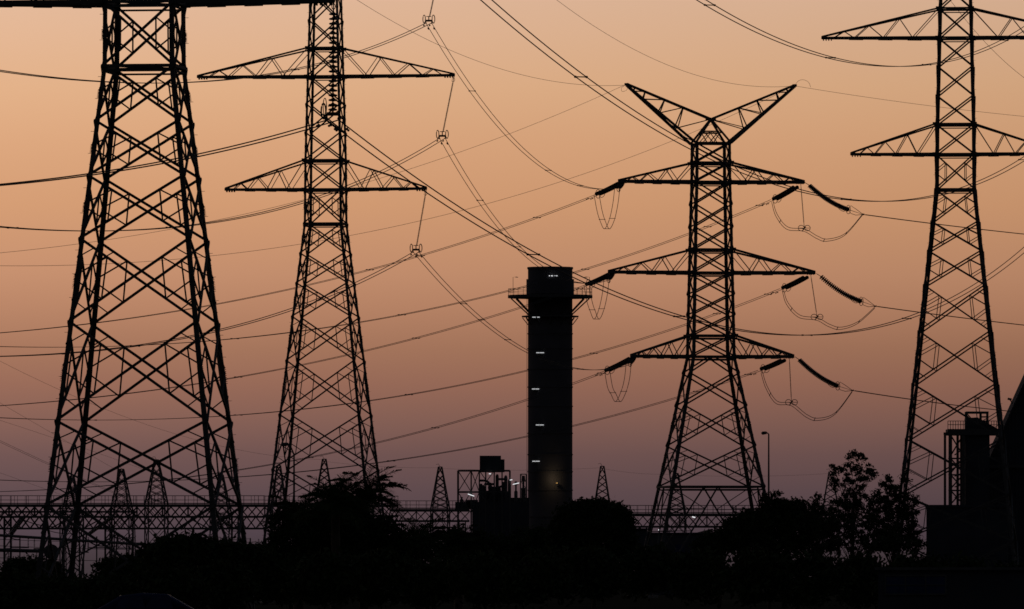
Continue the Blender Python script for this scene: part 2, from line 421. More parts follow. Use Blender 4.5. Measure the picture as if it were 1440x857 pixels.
def make_wire(w, label, r, twin=.5, spacers=(), damp=(), n=90, tmax=1.0, group='overhead line wires', name=None):
    if not twin:
        m = MB(); m.tube([w.P(tmax*i/n) for i in range(n+1)], r, 5)
        return tag(m.build(name or 'earth_wire', M['wire']), label, 'earth wire' if not name else 'wire', group)
    t = thing(name or 'twin_conductor', label, 'power line', w.P(0), 0, group)
    o = w.P(0)
    side, fw = plan_side(w.P(0), w.P(1))
    for k in (-1, 1):
        m = MB(); m.tube([w.P(tmax*i/n) - o + side*k*twin/2 for i in range(n+1)], r, 6); m.build('conductor', M['wire'], t)
    for x in spacers:
        tt = w.t_at(x) if x > 3 or x < 0 else x
        c = w.P(tt) - o; m = MB(); sk = fw*.25
        m.bar(c - side*twin/2 - sk*.6, c + side*twin/2 + sk*.6, .05)
        for k in (-1, 1): 
            cc = c + (side*twin/2 + sk*.6)*k; e = (w.P(tt+.002)-w.P(tt)).normalized(); m.bar(cc - e*.12, cc + e*.12, .09)
        m.build('spacer', M['steel'], t)
    for dd in damp:
        tt = dd/math.hypot(w.dx, w.dy)
        for k in (-1, 1):
            c = w.P(tt) - o + side*k*twin/2; e = (w.P(tt+.002)-w.P(tt)).normalized(); m = MB()
            m.bar(c, c - Vector((0, 0, .1)), .05); c2 = c - Vector((0, 0, .12))
            m.bar(c2 - e*.2, c2 + e*.2, .022)
            for q in (-1, 1): m.lathe(c2 + e*q*.2 - e*.05, e, [(0, .03), (.03, .055), (.08, .055), (.1, .03)], 8)
            m.build('vibration_damper', M['steel'], t)
    return t

RW = .027
# -- spans from the nearest pylon to the right edge pylon
P1 = at(468, 169, 390)
w_low = Wire(P1, 1487, 715, [(720, 338), (905, 427), (1130, 473), (1290, 444), (1391, 391), (1440, 350)])
make_wire(w_low, 'heavy twin conductors falling from the nearest pylon past the chimney top', RW, .5, [750, 955, 1135, 1275], [2.2])
w_mid = Wire(at(548, -128, 390), 1531, 715, [(683, 0), (817, 106), (960, 200), (1180, 281), (1240, 284), (1310, 277), (1377, 255), (1440, 224)])
make_wire(w_mid, 'twin conductors crossing the V shaped pylon top, dipping right of its upper arm', RW, .5, [817, 1190, 1438])
w_top = Wire(at(515, -440, 390), 1485, 715, [(985, 0), (1080, 50), (1170, 81), (1250, 94.5), (1310, 90), (1395, 66), (1440, 40)])
make_wire(w_top, 'twin conductors sagging across the top right corner, highest of their circuit', RW, .5, [998, 1168, 1303, 1412])
# -- from the nearest pylon to the left
w1l = Wire(P1, 720 + (-42.4)/200*F, 200, [(360, 199), (300, 215), (120, 246), (0, 260.5)])
make_wire(w1l, 'heavy twin conductors running left from the nearest pylon to the left edge', RW, .5, [], [1.8])
# -- second pylon: three phases to the strain pylon, three to the left
d2 = 734
ph2 = dict(top=(603, 29), mid=(622, 191), low=(585, 351))
spr = dict(top=([(664, 126), (720, 195), (770, 240), (816, 263), (849, 267)], (869, 264), [664, 771, 816]),
           mid=([(634, 214), (675, 283), (711, 323), (751, 373)], (856, 393), [675, 728, 812]),
           low=([(655, 428), (720, 481), (742, 497)], (886, 512), [652, 677, 714, 816]))
spl = dict(top=[(497, 75), (420, 97), (360, 106), (270, 117), (200, 118.5), (100, 113), (0, 98)],
           mid=[(585, 214), (490, 262), (360, 302), (250, 320), (150, 326), (0, 318)],
           low=[(501, 396), (360, 452), (300, 467), (190, 488), (100, 497), (0, 500)])
lab_r = dict(top='twin conductors curving from the top edge to the highest left strain pylon arm',
             mid='twin conductors dropping past the chimney rim to the middle left strain pylon arm',
             low='twin conductors passing mid chimney to the lowest left strain pylon arm')
lab_l = dict(top='twin conductors from the second pylon sagging left, level with its upper arms',
             mid='twin conductors from the second pylon sagging left, just below its lower arms',
             low='twin conductors from the second pylon sagging left, lowest of its three phases')
for kx in ('top', 'mid', 'low'):
    p = at(*ph2[kx], d2) - Vector((0, 0, .2))
    mids, end, spx = spr[kx]
    e = at(end[0], end[1], d4-4.2)
    w = Wire(p, end[0], d4-4.2, mids[:-1] if kx != 'low' else mids, z1=None)
    w = Wire(p, end[0], d4-4.2, mids, z1=e.z)
    make_wire(w, lab_r[kx], RW, .45, spx, [1.8])
    w = Wire(p, -600, 360, spl[kx])
    make_wire(w, lab_l[kx], RW, .45, [18, 240] if kx == 'mid' else ([190] if kx == 'low' else [415]), [1.8])
# -- strain pylon to the left: six phases
T5X, T5Y = -141.0, 657.0
def wl(start, dep, mids, dxo):
    p = at(*start, dep); x1 = T5X + dxo
    return Wire(p, 720 + x1/T5Y*F, T5Y, mids)
six = [((840, 274), d4-4, [(720, 317), (600, 356), (500, 385), (360, 418), (135, 456), (0, 467)], 0, 'thin twin conductors from the highest left strain insulator down to the left edge', [755, 592, 520]),
       ((1087, 281), d4-4, [(970, 325), (810, 380), (720, 405), (640, 428), (510, 454), (360, 477), (250, 486), (110, 489), (0, 483.5)], 12, 'thin twin conductors running left from the upper right strain arm, level with the chimney rim', [1068, 995, 823, 565, 330]),
       ((826, 401), d4-4, [(720, 436), (510, 493.5), (360, 526.5), (180, 555), (0, 570)], 0, 'thin twin conductors from the middle left strain arm, crossing the chimney platform', [585, 335]),
       ((1100, 406), d4-4, [(1085, 411), (965, 453), (807, 502), (720, 525), (520, 565), (360, 585), (250, 591), (120, 592), (0, 584)], 12, 'thin twin conductors running left from the middle right strain arm, a third down the chimney', [1080, 1008, 835, 575, 130, 335]),
       ((853, 522), d4-4, [(807, 538), (720, 568), (530, 623), (440, 641), (360, 660), (250, 673), (0, 691)], 0, 'thin twin conductors from the lowest left strain arm down towards the substation', [845, 612, 435]),
       ((1069, 521), d4-4, [(1060, 524), (965, 553), (807, 597), (720, 617), (620, 638), (540, 650), (360, 671), (220, 679), (100, 679), (0, 672)], 12, 'lowest thin twin conductors, running left from the lower right strain arm', [1052, 980, 550, 100])]
for (st, dep, mids, dxo, lab, spx) in six:
    make_wire(wl(st, dep, mids, dxo), lab, .025, .5, spx, [1.5], tmax=.8)
# -- strain pylon to the right
for (st, mids, lab) in (((1215, 302), [(1310, 314.5), (1440, 329.5)], 'conductors leaving right from the upper strain insulator, behind the right edge pylon'),
                        ((1232, 431), [(1290, 439), (1440, 457.5)], 'conductors leaving right from the middle strain insulator, behind the right edge pylon'),
                        ((1200, 549.5), [(1275, 561), (1400, 576.5)], 'conductors leaving right from the lowest strain insulator, towards the right hand platform')):
    w = Wire(at(*st, d4+1), 720 + 150/1010*F, 1010, mids)
    make_wire(w, lab, .026, .4, [], [])
# -- earth wires
pkL, pkR = at(878, 120, d4+1), at(1117, 121, d4-1)
for (p, x1, d1, mids, lab, r, tm) in (
        (pkL, 340, d2, [(800, 118), (720, 102), (627, 68), (577, 43), (501, 0)], 'faint earth wire rising left from the left tip of the V shaped pylon top', .017, 1),
        (pkR, 600, d2, [(1080, 124), (970, 103), (870, 57), (782, 0)], 'faint earth wire rising left from the right tip of the V shaped top', .017, 1),
        (pkL, 720+T5X/T5Y*F, T5Y, [(720, 186), (645, 214), (500, 262), (240, 323), (140, 340), (0, 355)], 'faint earth wire falling left from the left tip of the V shaped top', .017, .8),
        (pkR, 720+(T5X+12)/T5Y*F, T5Y, [(1000, 177), (890, 216), (720, 274), (500, 331), (360, 355), (200, 373), (100, 373), (0, 370)], 'faint earth wire falling left from the right tip of the V shaped top', .017, .8),
        (pkR, 720+150/1010*F, 1010, [(1315, 150), (1440, 164)], 'faint earth wire going right from the right tip of the V shaped top', .017, 1),
        (at(1240, -150, 712), 1750, 1000, [(1334, 0), (1370, 40), (1440, 110)], 'faint earth wire slanting steeply down behind the top of the right edge pylon', .017, 1),
        ):
    make_wire(Wire(p, x1, d1, mids), lab, r, 0, tmax=tm)
# faint feeders dropping to the substation at the left edge
for (p, x1, d1, mids, lab, r, tw) in (
        ((-300, 330, 800), 456, 1300, [(0, 505), (100, 555), (200, 598), (280, 621), (360, 636)], 'faint wire slanting down from the left edge to the gantry mast by the second pylon', .014, 0),
        ((-300, 390, 800), 171, 1300, [(0, 566), (37, 590), (67, 605)], 'faint wire slanting steeply down from the left edge behind the nearest pylon', .014, 0),
        ((-300, 500, 800), 220, 1300, [(0, 590), (37, 605), (100, 624)], 'faint wire slanting gently down from the left edge through the nearest pylon', .014, 0),
        ((-300, 470, 800), 171, 1300, [(0, 619), (42, 642), (100, 668), (150, 688)], 'twin feeder dropping from the left edge to the low gantry handrail', .018, .4),
        ((-300, 560, 800), 101, 1280, [(0, 665), (60, 687), (90, 697)], 'faint feeder just above the handrail at the bottom left, lowest of the slanting wires', .014, 0),
        ):
    make_wire(Wire(at(*p), x1, d1, mids), lab, r, tw, name='feeder_wire')

# ------------------------------------------------------------------ suspension strings
side1 = Vector((math.cos(math.radians(-7.6)), math.sin(math.radians(-7.6)), 0)); fw1 = Vector((-side1.y, side1.x, 0))
tip1 = Vector((T1.location.x, T1.location.y, 0)) + side1*7.95 + Vector((0, 0, zw1+48/18))
t = thing('insulator_string', 'hanging string of large porcelain discs on the nearest pylon, in front of the second pylon', 'insulator', tip1, 0, 'suspension insulators')
q = P1 + Vector((0, 0, .25)) - tip1; q0 = Vector((0, 0, -.25))
m = MB(); m.bar(Vector((0, 0, -.05)), Vector((0, 0, -.45)), .05); m.ring(Vector((0, 0, -.2)), Vector((1, 0, 0)), Vector((0, 0, 1)), .07, .12, .02); m.build('shackle', M['steel'], t)
m = MB(); disc_string(m, Vector((0, 0, -.4)), q + Vector((0, 0, .1)), 21, .19, 0, 16); m.build('disc_string', M['glass'], t, True)
yoke_set(t, q, side1, fw1, dist=.5)
mh = MB(); mh.ring(q + Vector((-.33, 0, .3)), Vector((1, 0, 0)), Vector((0, 0, 1)), .07, .36, .02); mh.build('arcing_horn', M['steel'], t)
side2 = side1; 
arm2 = dict(low=(7.95, zw2+48/18), mid=(10.15, zw2+207/18), top=(9.1, zw2+365/18))
labs2 = dict(low='slim insulator rod swung left below the lower right arm of the second pylon',
             mid='slim insulator rod swung left below the longer upper right arm of the second pylon',
             top='slim insulator rod cut off by the top edge, above the others of the second pylon')
for kx, (sp_, za) in arm2.items():
    tp = Vector((T2.location.x, T2.location.y, 0)) + side2*sp_ + Vector((0, 0, za))
    c = at(*ph2[kx], d2)
    t = thing('insulator_rod', labs2[kx], 'insulator', tp, 0, 'suspension insulators')
    q = c - tp; d = q.normalized()
    m = MB(); m.bar(Vector((0, 0, -.03)), d*.5, .04); m.ring(d*.35, Vector((1, 0, 0)), d, .11, .17, .018, 12); m.build('shackle', M['steel'], t)
    m = MB(); Lr = (q - d*.45).length - .45; m.tube([d*.5, q - d*.3], .022, 6)
    for i in range(42):
        pz = d*(.6 + Lr*i/42); m.lathe(pz, d, [(0, .03), (.02, .07), (.04, .07), (.055, .03)], 8)
    m.build('polymer_rod', M['polymer'], t)
    yoke_set(t, q - Vector((0, 0, .02)), Vector((1, -.1, 0)).normalized(), Vector((.1, 1, 0)).normalized(), dist=.45)

# ------------------------------------------------------------------ strain strings on the V topped pylon
def strain(label, a, b, da, db, sag, n, r=.135, link=.3, hard='ring', gap=.3):
    A = at(*a, da); B = at(*b, db); t = thing('strain_insulator', label, 'insulator', A, 0, 'strain insulators')
    q = B - A; d = q.normalized(); sd, fw = plan_side(A, B)
    m = MB(); m.bar(Vector(), d*link, .05); m.build('link_plate', M['steel'], t)
    for k in (-1, 1):
        m = MB(); disc_string(m, d*link, q, n, r, sag, 10, off=sd*k*gap/2); m.build('disc_string', M['glass'], t, True)
    m = MB(); m.bar(q - sd*.25, q + sd*.25, .06, .2); m.build('yoke_plate', M['steel'], t)
    m = MB(); m.ring(q - Vector((0, 0, .0)), Vector((0, 0, 1)), sd*.6+fw*.5, .42, .3, .03); m.ring(q - d*.9 - Vector((0, 0, .25)), d, Vector((0, 0, 1)), .5, .28, .028); m.build('grading_ring', M['steel'], t)
    return t, q, d, sd
L_tips = [((874, 257), (841, 273)), ((860, 385), (827, 400)), ((890, 503), (854, 521))]
R_tips = [((1121, 262), (1090, 280)), ((1135, 389), (1103, 405)), ((1103, 506), (1073, 519))]
lv_ = ['upper', 'middle', 'lowest']
for i in range(3):
    strain('thick twin disc strings pulling left from the %s left arm of the strain pylon' % lv_[i], *L_tips[i], d4, d4-4, .04, 26, .19, gap=.45)
    a = L_tips[i][0]; strain('foreshortened disc strings facing the camera at the tip of the %s left arm' % lv_[i], (a[0]+1, a[1]), (a[0]-4, a[1]+7), d4, d4-4.2, .05, 24, .15)
    strain('short looking disc strings pulling left under the %s right arm of the strain pylon' % lv_[i], *R_tips[i], d4-1, d4-5, .04, 26, .19, gap=.45)
RR = [((1132, 257), (1193, 295), (1214, 302)), ((1148, 385), (1211, 424), (1231, 431)), ((1118, 502), (1178, 543), (1199, 549.5))]
for i, (a, b, c) in enumerate(RR):
    t, q, d, sd = strain('long sagging disc strings reaching right from the tip of the %s right arm' % lv_[i], a, b, d4-1, d4+.5, .30, 34 if i != 1 else 25, .235 if i != 1 else .27, .5, gap=.26 if i != 1 else .04)
    e = at(*c, d4+1) - at(*a, d4-1); m = MB()
    for k in (-1, 1):
        m.tube([q, q + sd*.1 + Vector((.2, 0, .38*k)), lerp(q, e, .5) + Vector((0, 0, .3*k)), e], .028, 5)
        m.tube([q + Vector((0, .2*k, 0)), e], .018, 5)
    m.bar(e - Vector((.12, 0, .05)), e + Vector((.12, 0, .05)), .13); m.build('dead_end_clamp', M['steel'], t)

def catmull(pts, n=12):
    P = [pts[0]] + list(pts) + [pts[-1]]; o = []
    for i in range(1, len(P)-2):
        for j in range(n):
            t = j/n; a, b, c, d = P[i-1], P[i], P[i+1], P[i+2]
            o.append(.5*((2*b) + (c-a)*t + (2*a-5*b+4*c-d)*t*t + (3*b-a-3*c+d)*t**3))
    o.append(P[-2]); return o
def jumper(label, px, offs, deps, sps):
    """px: list of photo points, real depth per point"""
    pts = [at(x, y, dd) for (x, y), dd in zip(px, deps)]; o = pts[0]
    t = thing('jumper_loop', label, 'jumper', o, 0, 'jumper loops')
    cur = []
    for k in (-1, 1):
        c = catmull([p - o + offs*k for p in pts]); m = MB(); m.tube(c, .03, 5); m.build('conductor', M['wire'], t); cur.append(c)
    for s_ in sps:
        i = int(s_*(len(cur[0])-1)); m = MB(); m.bar(cur[0][i] - (cur[1][i]-cur[0][i]).normalized()*.08, cur[1][i] + (cur[1][i]-cur[0][i]).normalized()*.08, .05); m.build('spacer', M['steel'], t)
for i, (x0, y0, x1, yb, y1) in enumerate([(839, 274, 868, 321, 264), (825, 402, 853, 448, 392), (854, 523, 884, 564, 512)]):
    xm = (x0+x1)/2
    jumper('narrow U shaped jumper loop under the %s left arm tip' % lv_[i],
           [(x0, y0), (x0+4, y0+22), (x0+8.5, yb-10), (xm, yb+1), (x1-7.5, yb-12), (x1-2.5, y1+22), (x1, y1)], Vector((.25, .05, 0)), [d4-4+.1*k for k in range(7)], [.31, .5, .69])
J = [[(1086, 283), (1092, 303), (1107, 321), (1131, 324), (1149, 334), (1163, 338), (1188, 330), (1213, 302)],
     [(1101, 408), (1107, 427), (1124, 445), (1149, 449), (1166, 458), (1182, 462), (1206, 454), (1231, 432)],
     [(1071, 523), (1078, 545), (1092, 566), (1113, 569), (1134, 585), (1150, 590), (1174, 582), (1199, 550)]]
for i in range(3):
    jumper('wide jumper loop hanging below the %s right arm of the strain pylon' % lv_[i], J[i], Vector((.06, .2, .12)), [d4-4, d4-3.5, d4-3, d4-2, d4-1, d4-.6, d4, d4+1], [.21, .42, .68, .88])
    a = [(1126, 258), (1140, 386), (1110, 504)][i]; b = J[i][3]
    A = at(*a, d4-2); B = at(b[0], b[1]-3, d4-2)
    t = thing('jumper_support', 'slim vertical rod steadying the jumper loop below the %s right arm' % lv_[i], 'insulator', A, 0, 'jumper support rods')
    q = B - A; m = MB(); m.tube([Vector(), q*.97], .03, 6)
    for k in range(34): m.lathe(q*(.1 + .78*k/34), q, [(0, .02), (.02, .06), (.04, .06), (.05, .02)], 8)
    m.build('polymer_rod', M['polymer'], t)
    for k in (-1, 1):
        m = MB(); c = q + Vector((k*.3, 0, 0)); m.ring(c, Vector((1, 0, 0)), Vector((0, 0, 1)), .29, .27, .032); m.bar(c - Vector((.28, 0, 0)), c + Vector((.28, 0, 0)), .05); m.build('grading_ring', M['steel'], t)
    m = MB(); m.bar(q - Vector((.15, 0, .12)), q + Vector((.15, 0, .12)), .09); m.build('clamp', M['steel'], t)
for (pts, lab) in (([(1117, 121), (1123, 114), (1130, 112.5), (1137, 116), (1140, 123)], 'small arched bonding loop on the right tip of the V shaped top'),
                   ([(878, 121), (874, 124), (875, 129), (881, 127), (883, 122)], 'small bonding loop under the left tip of the V shaped top')):
    m = MB(); m.tube(catmull([at(x, y, d4) for x, y in pts], 8), .016, 5); tag(m.build('bonding_loop', M['wire']), lab, 'cable')

# ------------------------------------------------------------------ chimney stack
ds = 1650; ss = F/ds
sx0 = (773.7-720)/F*ds
def zs(y): return zpx(y, ds)
st = thing('chimney', 'tall round dark chimney with a railed platform near its top', 'chimney', (sx0, ds, 0))
R0 = 31.3/ss
m = MB(); prof = [(0, R0*1.01)]
for y in (727, 690, 664, 640, 610, 572, 545, 520, 491, 470, 443): prof += [(zs(y)-.06, R0), (zs(y)-.05, R0+.1), (zs(y)+.14, R0+.1), (zs(y)+.15, R0)]
prof += [(zs(414), R0), (zs(414)+.01, R0+.28), (zs(393), R0+.28), (zs(392.9), R0), (zs(379), R0), (zs(378.9), R0+.12), (zs(376), R0+.12), (zs(376)-.0, R0-.3), (zs(382), R0-.35)]
m.lathe((0, 0, 0), (0, 0, 1), prof, 64); m.build('shell', M['stack'], st)
def ringplat(zt, ro, th, rail, name):
    m = MB(); m.lathe((0, 0, 0), (0, 0, 1), [(zt-th, R0), (zt-th, ro), (zt, ro), (zt, R0)], 40); p = m.build(name, M['steel'], st)
    if rail:
        m = MB()
        for hgt in (.55, 1.12): m.ring(Vector((0, 0, zt+hgt)), Vector((1, 0, 0)), Vector((0, 1, 0)), ro-.08, ro-.08, .035, 48)
        for k in range(36):
            a = 2*math.pi*k/36; c = Vector(((ro-.08)*math.cos(a), (ro-.08)*math.sin(a), zt)); m.bar(c, c + Vector((0, 0, 1.12)), .05)
        m.build('guard_rail', M['steel'], p)
    return p
ringplat(zs(415.5), 59.5/ss, .5, True, 'platform')
ringplat(zs(444.5), 40/ss, .22, False, 'lower_ring')
for k in range(12):
    a = 2*math.pi*(k+.0)/12; u = Vector((math.cos(a), math.sin(a), 0)); m = MB()
    m.bar(u*(55/ss) + Vector((0, 0, zs(420))), u*R0 + Vector((0, 0, zs(442))), .22)
    m.bar(u*(39/ss) + Vector((0, 0, zs(447))), u*R0 + Vector((0, 0, zs(457))), .15); m.build('bracket', M['steel'], st)
# ladder with cage on the left flank
m = MB()
for k in (-.25, .25): m.bar((-R0-.18, k, 1), (-R0-.18, k, zs(416)), .07)
for k in range(120): m.bar((-R0-.18, -.25, 2+k*.4), (-R0-.18, .25, 2+k*.4), .04)
m.build('ladder', M['steel'], st)
for (x, y) in ((721.5, 390), (829, 390)):
    m = MB(); X = (x-720)/F*ds - sx0; sgn = 1 if x < 770 else -1
    m.tube([(X, 0, zs(415)), (X, 0, zs(390)), (X+sgn*.7, 0, zs(389.6))], .045, 6); m.bar((X+sgn*.4, 0, zs(390)), (X+sgn*.9, 0, zs(390.2)), .16, .1); m.build('lamp_post', M['steel'], st)
for (x, y, w) in ((754, 447, 11), (759.5, 497, 11), (753.5, 547.8, 11), (759, 598.3, 11), (754, 649.2, 11)):
    X = (x-720)/F*ds - sx0; yy = -math.sqrt(R0*R0 - X*X) - .3
    m = MB()
    for j, (a, b) in enumerate(((-.5, -.08), (-.04, .5))): m.box(X + w/ss*a, X + w/ss*b, yy-.1, yy, zs(y)-.065, zs(y)+.055)
    m.build('strip_light', M['lampdim'], st)
    m = MB(); m.box(X - w/ss*.55, X + w/ss*.55, yy+.01, yy+.35, zs(y)-.3, zs(y)+.3); m.build('light_bracket', M['steel'], st)
for (a, b) in ((771.8, 773.2), (774.8, 777.8), (779.8, 780.8), (782.2, 783.6)):
    X = ((a+b)/2-720)/F*ds - sx0; yy = -math.sqrt(R0*R0 - X*X) - .35; m = MB(); m.box(X-(b-a)/2/ss, X+(b-a)/2/ss, yy-.1, yy, zs(389.2)-.07, zs(389.2)+.07); m.build('rim_light', M['lampw'], st)
X = (783-720)/F*ds - sx0; yy = -math.sqrt(R0*R0 - X*X)
m = MB(); m.box(X-.16, X+.16, yy-1.05, yy-.75, zs(680)-.1, zs(680)+.08); m.bar((X, yy, zs(679)), (X, yy-.9, zs(679)), .08); wl_ = m.build('wall_lamp', M['lampy'], st)
ld = bpy.data.lights.new('wall_lamp_light', 'POINT'); ld.energy = 32; ld.color = (1, .72, .4); ld.shadow_soft_size = .15
lo = bpy.data.objects.new('wall_lamp_light', ld); COL.objects.link(lo); lo.parent = st; lo.location = (X-.5, yy-1.9, zs(675))

# ------------------------------------------------------------------ plant beside the chimney
dp = 1600; sp_p = F/dp
def PX(x): return (x-720)/F*dp
def PZ(y): return zpx(y, dp)
pl = thing('plant_building', 'dark industrial block with an elevated box on steel framing left of the chimney', 'building', (PX(690), dp, 0))
ox = PX(690)
def pb(m, x0, x1, y0, y1, dy0=0, dy1=4): m.box(PX(x0)-ox, PX(x1)-ox, dy0, dy1, max(0, PZ(y1)), PZ(y0))
m = MB(); pb(m, 664, 744, 706, 830, 0, 14); pb(m, 655, 672, 703, 716, 1, 9); pb(m, 700, 744, 700, 706, 2, 9); pb(m, 640, 664, 706, 716, 1, 8); m.build('main_block', M['clad'], pl)
m = MB(); pb(m, 674.5, 704.5, 641, 664, 1, 6); pb(m, 704.5, 709.5, 646, 664, 2, 5); m.build('elevated_box', M['clad'], pl)
m = MB()
for x in (644, 662.5, 674, 683, 695, 706, 717):
    for y in (0, 6): m.bar((PX(x)-ox, y, 0), (PX(x)-ox, y, PZ(662)), .3 if x in (644, 717) else .22)
for y in (662, 692):
    for yy in (0, 6): m.bar((PX(644)-ox, yy, PZ(y)), (PX(717)-ox, yy, PZ(y)), .26)
for (a, b) in ((644, 662.5), (662.5, 674), (674, 695)):
    for (y0, y1) in ((662, 692), (692, 722)):
        m.bar((PX(a)-ox, 0, PZ(y0)), (PX(b)-ox, 0, PZ(y1)), .14); m.bar((PX(b)-ox, 0, PZ(y0)), (PX(a)-ox, 0, PZ(y1)), .14)
m.build('steel_frame', M['steel'], pl)
rr = random.Random(3)
for i in range(15):
    x = 677 + i*2.8 + rr.uniform(-.8, .8); m = MB(); top = PZ(668 + rr.uniform(-2, 24))
    m.lathe((PX(x)-ox, 3 + rr.uniform(-1, 1), PZ(706)), (0, 0, 1), [(0, .3), (top-PZ(706)-.3, .3), (top-PZ(706), .15)], 10); m.build('pipe', M['stack'], pl)
m = MB(); pb(m, 676, 700, 690, 706, 2.5, 8); pb(m, 700, 717, 695, 706, 2.5, 7); m.build('equipment_box', M['clad'], pl)
for (x, y, dx_, dy_) in ((690, 681, 9, 0), (700, 686, 14, -3), (683, 676, 8, 3), (709, 674, 8, 0)):
    m = MB(); m.tube([(PX(x-dx_)-ox, 1.2, PZ(y)), (PX(x)-ox, 1.2, PZ(y)), (PX(x+dx_*.6)-ox, 1.2, PZ(y+dy_))], .2, 8); m.build('pipe', M['stack'], pl)
for (x, y, r) in ((725.5, 677, 2.6), (736, 669, 3.2), (649, 699, 2.5)):
    m = MB(); h = PZ(y) - PZ(706); m.lathe((PX(x)-ox, 2, PZ(706)), (0, 0, 1), [(0, r/8.25), (h*.5, r/8.25), (h*.55, r*.5/8.25), (h*.8, r*.5/8.25), (h*.82, r*.9/8.25), (h, r*.7/8.25)], 10); m.build('vent', M['stack'], pl)
m = MB()
for x in (732, 740): m.bar((PX(x)-ox, 1, PZ(706)), (PX(x)-ox, 1, PZ(667)), .2)
for y in (667, 677, 687): m.bar((PX(732)-ox, 1, PZ(y)), (PX(740)-ox, 1, PZ(y)), .16); m.bar((PX(732)-ox, 1, PZ(y)), (PX(740)-ox, 1, PZ(y+10)), .1)
m.build('pipe_rack', M['steel'], pl)
for (x0, y0, x1, y1) in ((658, 695, 667, 698), (721, 681.5, 730, 679.5), (717, 675.5, 720.5, 674.8), (687.5, 666.6, 690.5, 666.6)):
    m = MB(); m.bar((PX(x0)-ox, -.4, PZ(y0)), (PX(x1)-ox, -.4, PZ(y1)), .16, .13); m.build('strip_light', M['lampw'], pl)

# ------------------------------------------------------------------ gantry masts and walkway bridges of the substation
def mast(cx, ytop, d, label, half=15.5, wide=10.4):
    s = F/d; X = (cx-720)/F*d; zt = zpx(ytop, d); zj = zt - 62/wide; hj = half/1.1/wide
    t = thing('gantry_mast', label, 'gantry mast', (X, d, 0), math.radians(rr.uniform(-14, -4)), 'substation gantry masts')
    lv = []; k = 6
    for i in range(k): f = i/k; lv.append((lerp(zt, zj, f**.9), lerp(.24, hj, f**.9)))
    n = max(3, int(zj/2.6))
    for i in range(n+1): lv.append((zj*(1-i/n), hj))
    m = MB(); mb = MB()
    for sx in (-1, 1):
        for sy in (-1, 1):
            ml = MB()
            for i in range(len(lv)-1): ml.bar((sx*lv[i][1], sy*lv[i][1], lv[i][0]), (sx*lv[i+1][1], sy*lv[i+1][1], lv[i+1][0]), .15)
            ml.build('leg', M['steel'], t)
    for i in range(len(lv)-1):
        (z0, h0), (z1, h1) = lv[i], lv[i+1]
        for (A, B) in (((-1, -1), (1, -1)), ((1, -1), (1, 1)), ((1, 1), (-1, 1)), ((-1, 1), (-1, -1))):
            mb.bar((A[0]*h0, A[1]*h0, z0), (B[0]*h1, B[1]*h1, z1), .09); mb.bar((B[0]*h0, B[1]*h0, z0), (A[0]*h1, A[1]*h1, z1), .09)
    mb.build('lattice', M['steel'], t)
    m = MB(); m.bar((-.3, 0, zt), (.3, 0, zt), .2, .14); m.tube([(0, 0, zt), (-.25, 0, zt+.45), (-.6, 0, zt+.35)], .03, 5); m.build('wire_bracket', M['steel'], t)
mast(101, 670, 1290, 'substation gantry mast half hidden by the left legs of the nearest pylon')
mast(171, 660, 1300, 'substation gantry mast left of centre inside the legs of the nearest pylon')
mast(220, 647, 1270, 'tallest substation gantry mast, right of centre inside the nearest pylon')
mast(311, 668, 1320, 'substation gantry mast seen between the right legs of the nearest pylon')
mast(456, 646, 1340, 'gantry mast seen between the legs of the second pylon', 14)
mast(619, 657, 1350, 'gantry mast standing alone between the palm clump and the plant', 14)
mast(847, 656, 1360, 'gantry mast above the round tree right of the chimney', 13)
mast(951, 666, 1350, 'gantry mast seen between the legs of the strain pylon', 15)
mast(1168, 664, 1370, 'gantry mast partly behind the tall loose tree', 14)
mast(392, 655, 1360, 'dim gantry mast inside the left legs of the second pylon', 12)
for (a, b, ya, yb, d) in ((456, 619, 649, 658, 1345), (619, 847, 659, 658, 1355), (847, 951, 659, 667, 1355), (951, 1168, 668, 666, 1360)):
    w = Wire(at(a, ya, d), b, d+5, [((a+b)/2, (ya+yb)/2 + 3)], z1=zpx(yb, d+5)); make_wire(w, 'hair thin sky wire strung between gantry masts near x%d' % a if False else {456: 'hair thin wire from the mast under the second pylon to the lone mast', 619: 'hair thin wire from the lone mast across behind the chimney', 847: 'hair thin wire from the mast above the round tree to the strain pylon', 951: 'hair thin wire from the strain pylon legs to the loose tree'}[a], .012, 0, n=24)

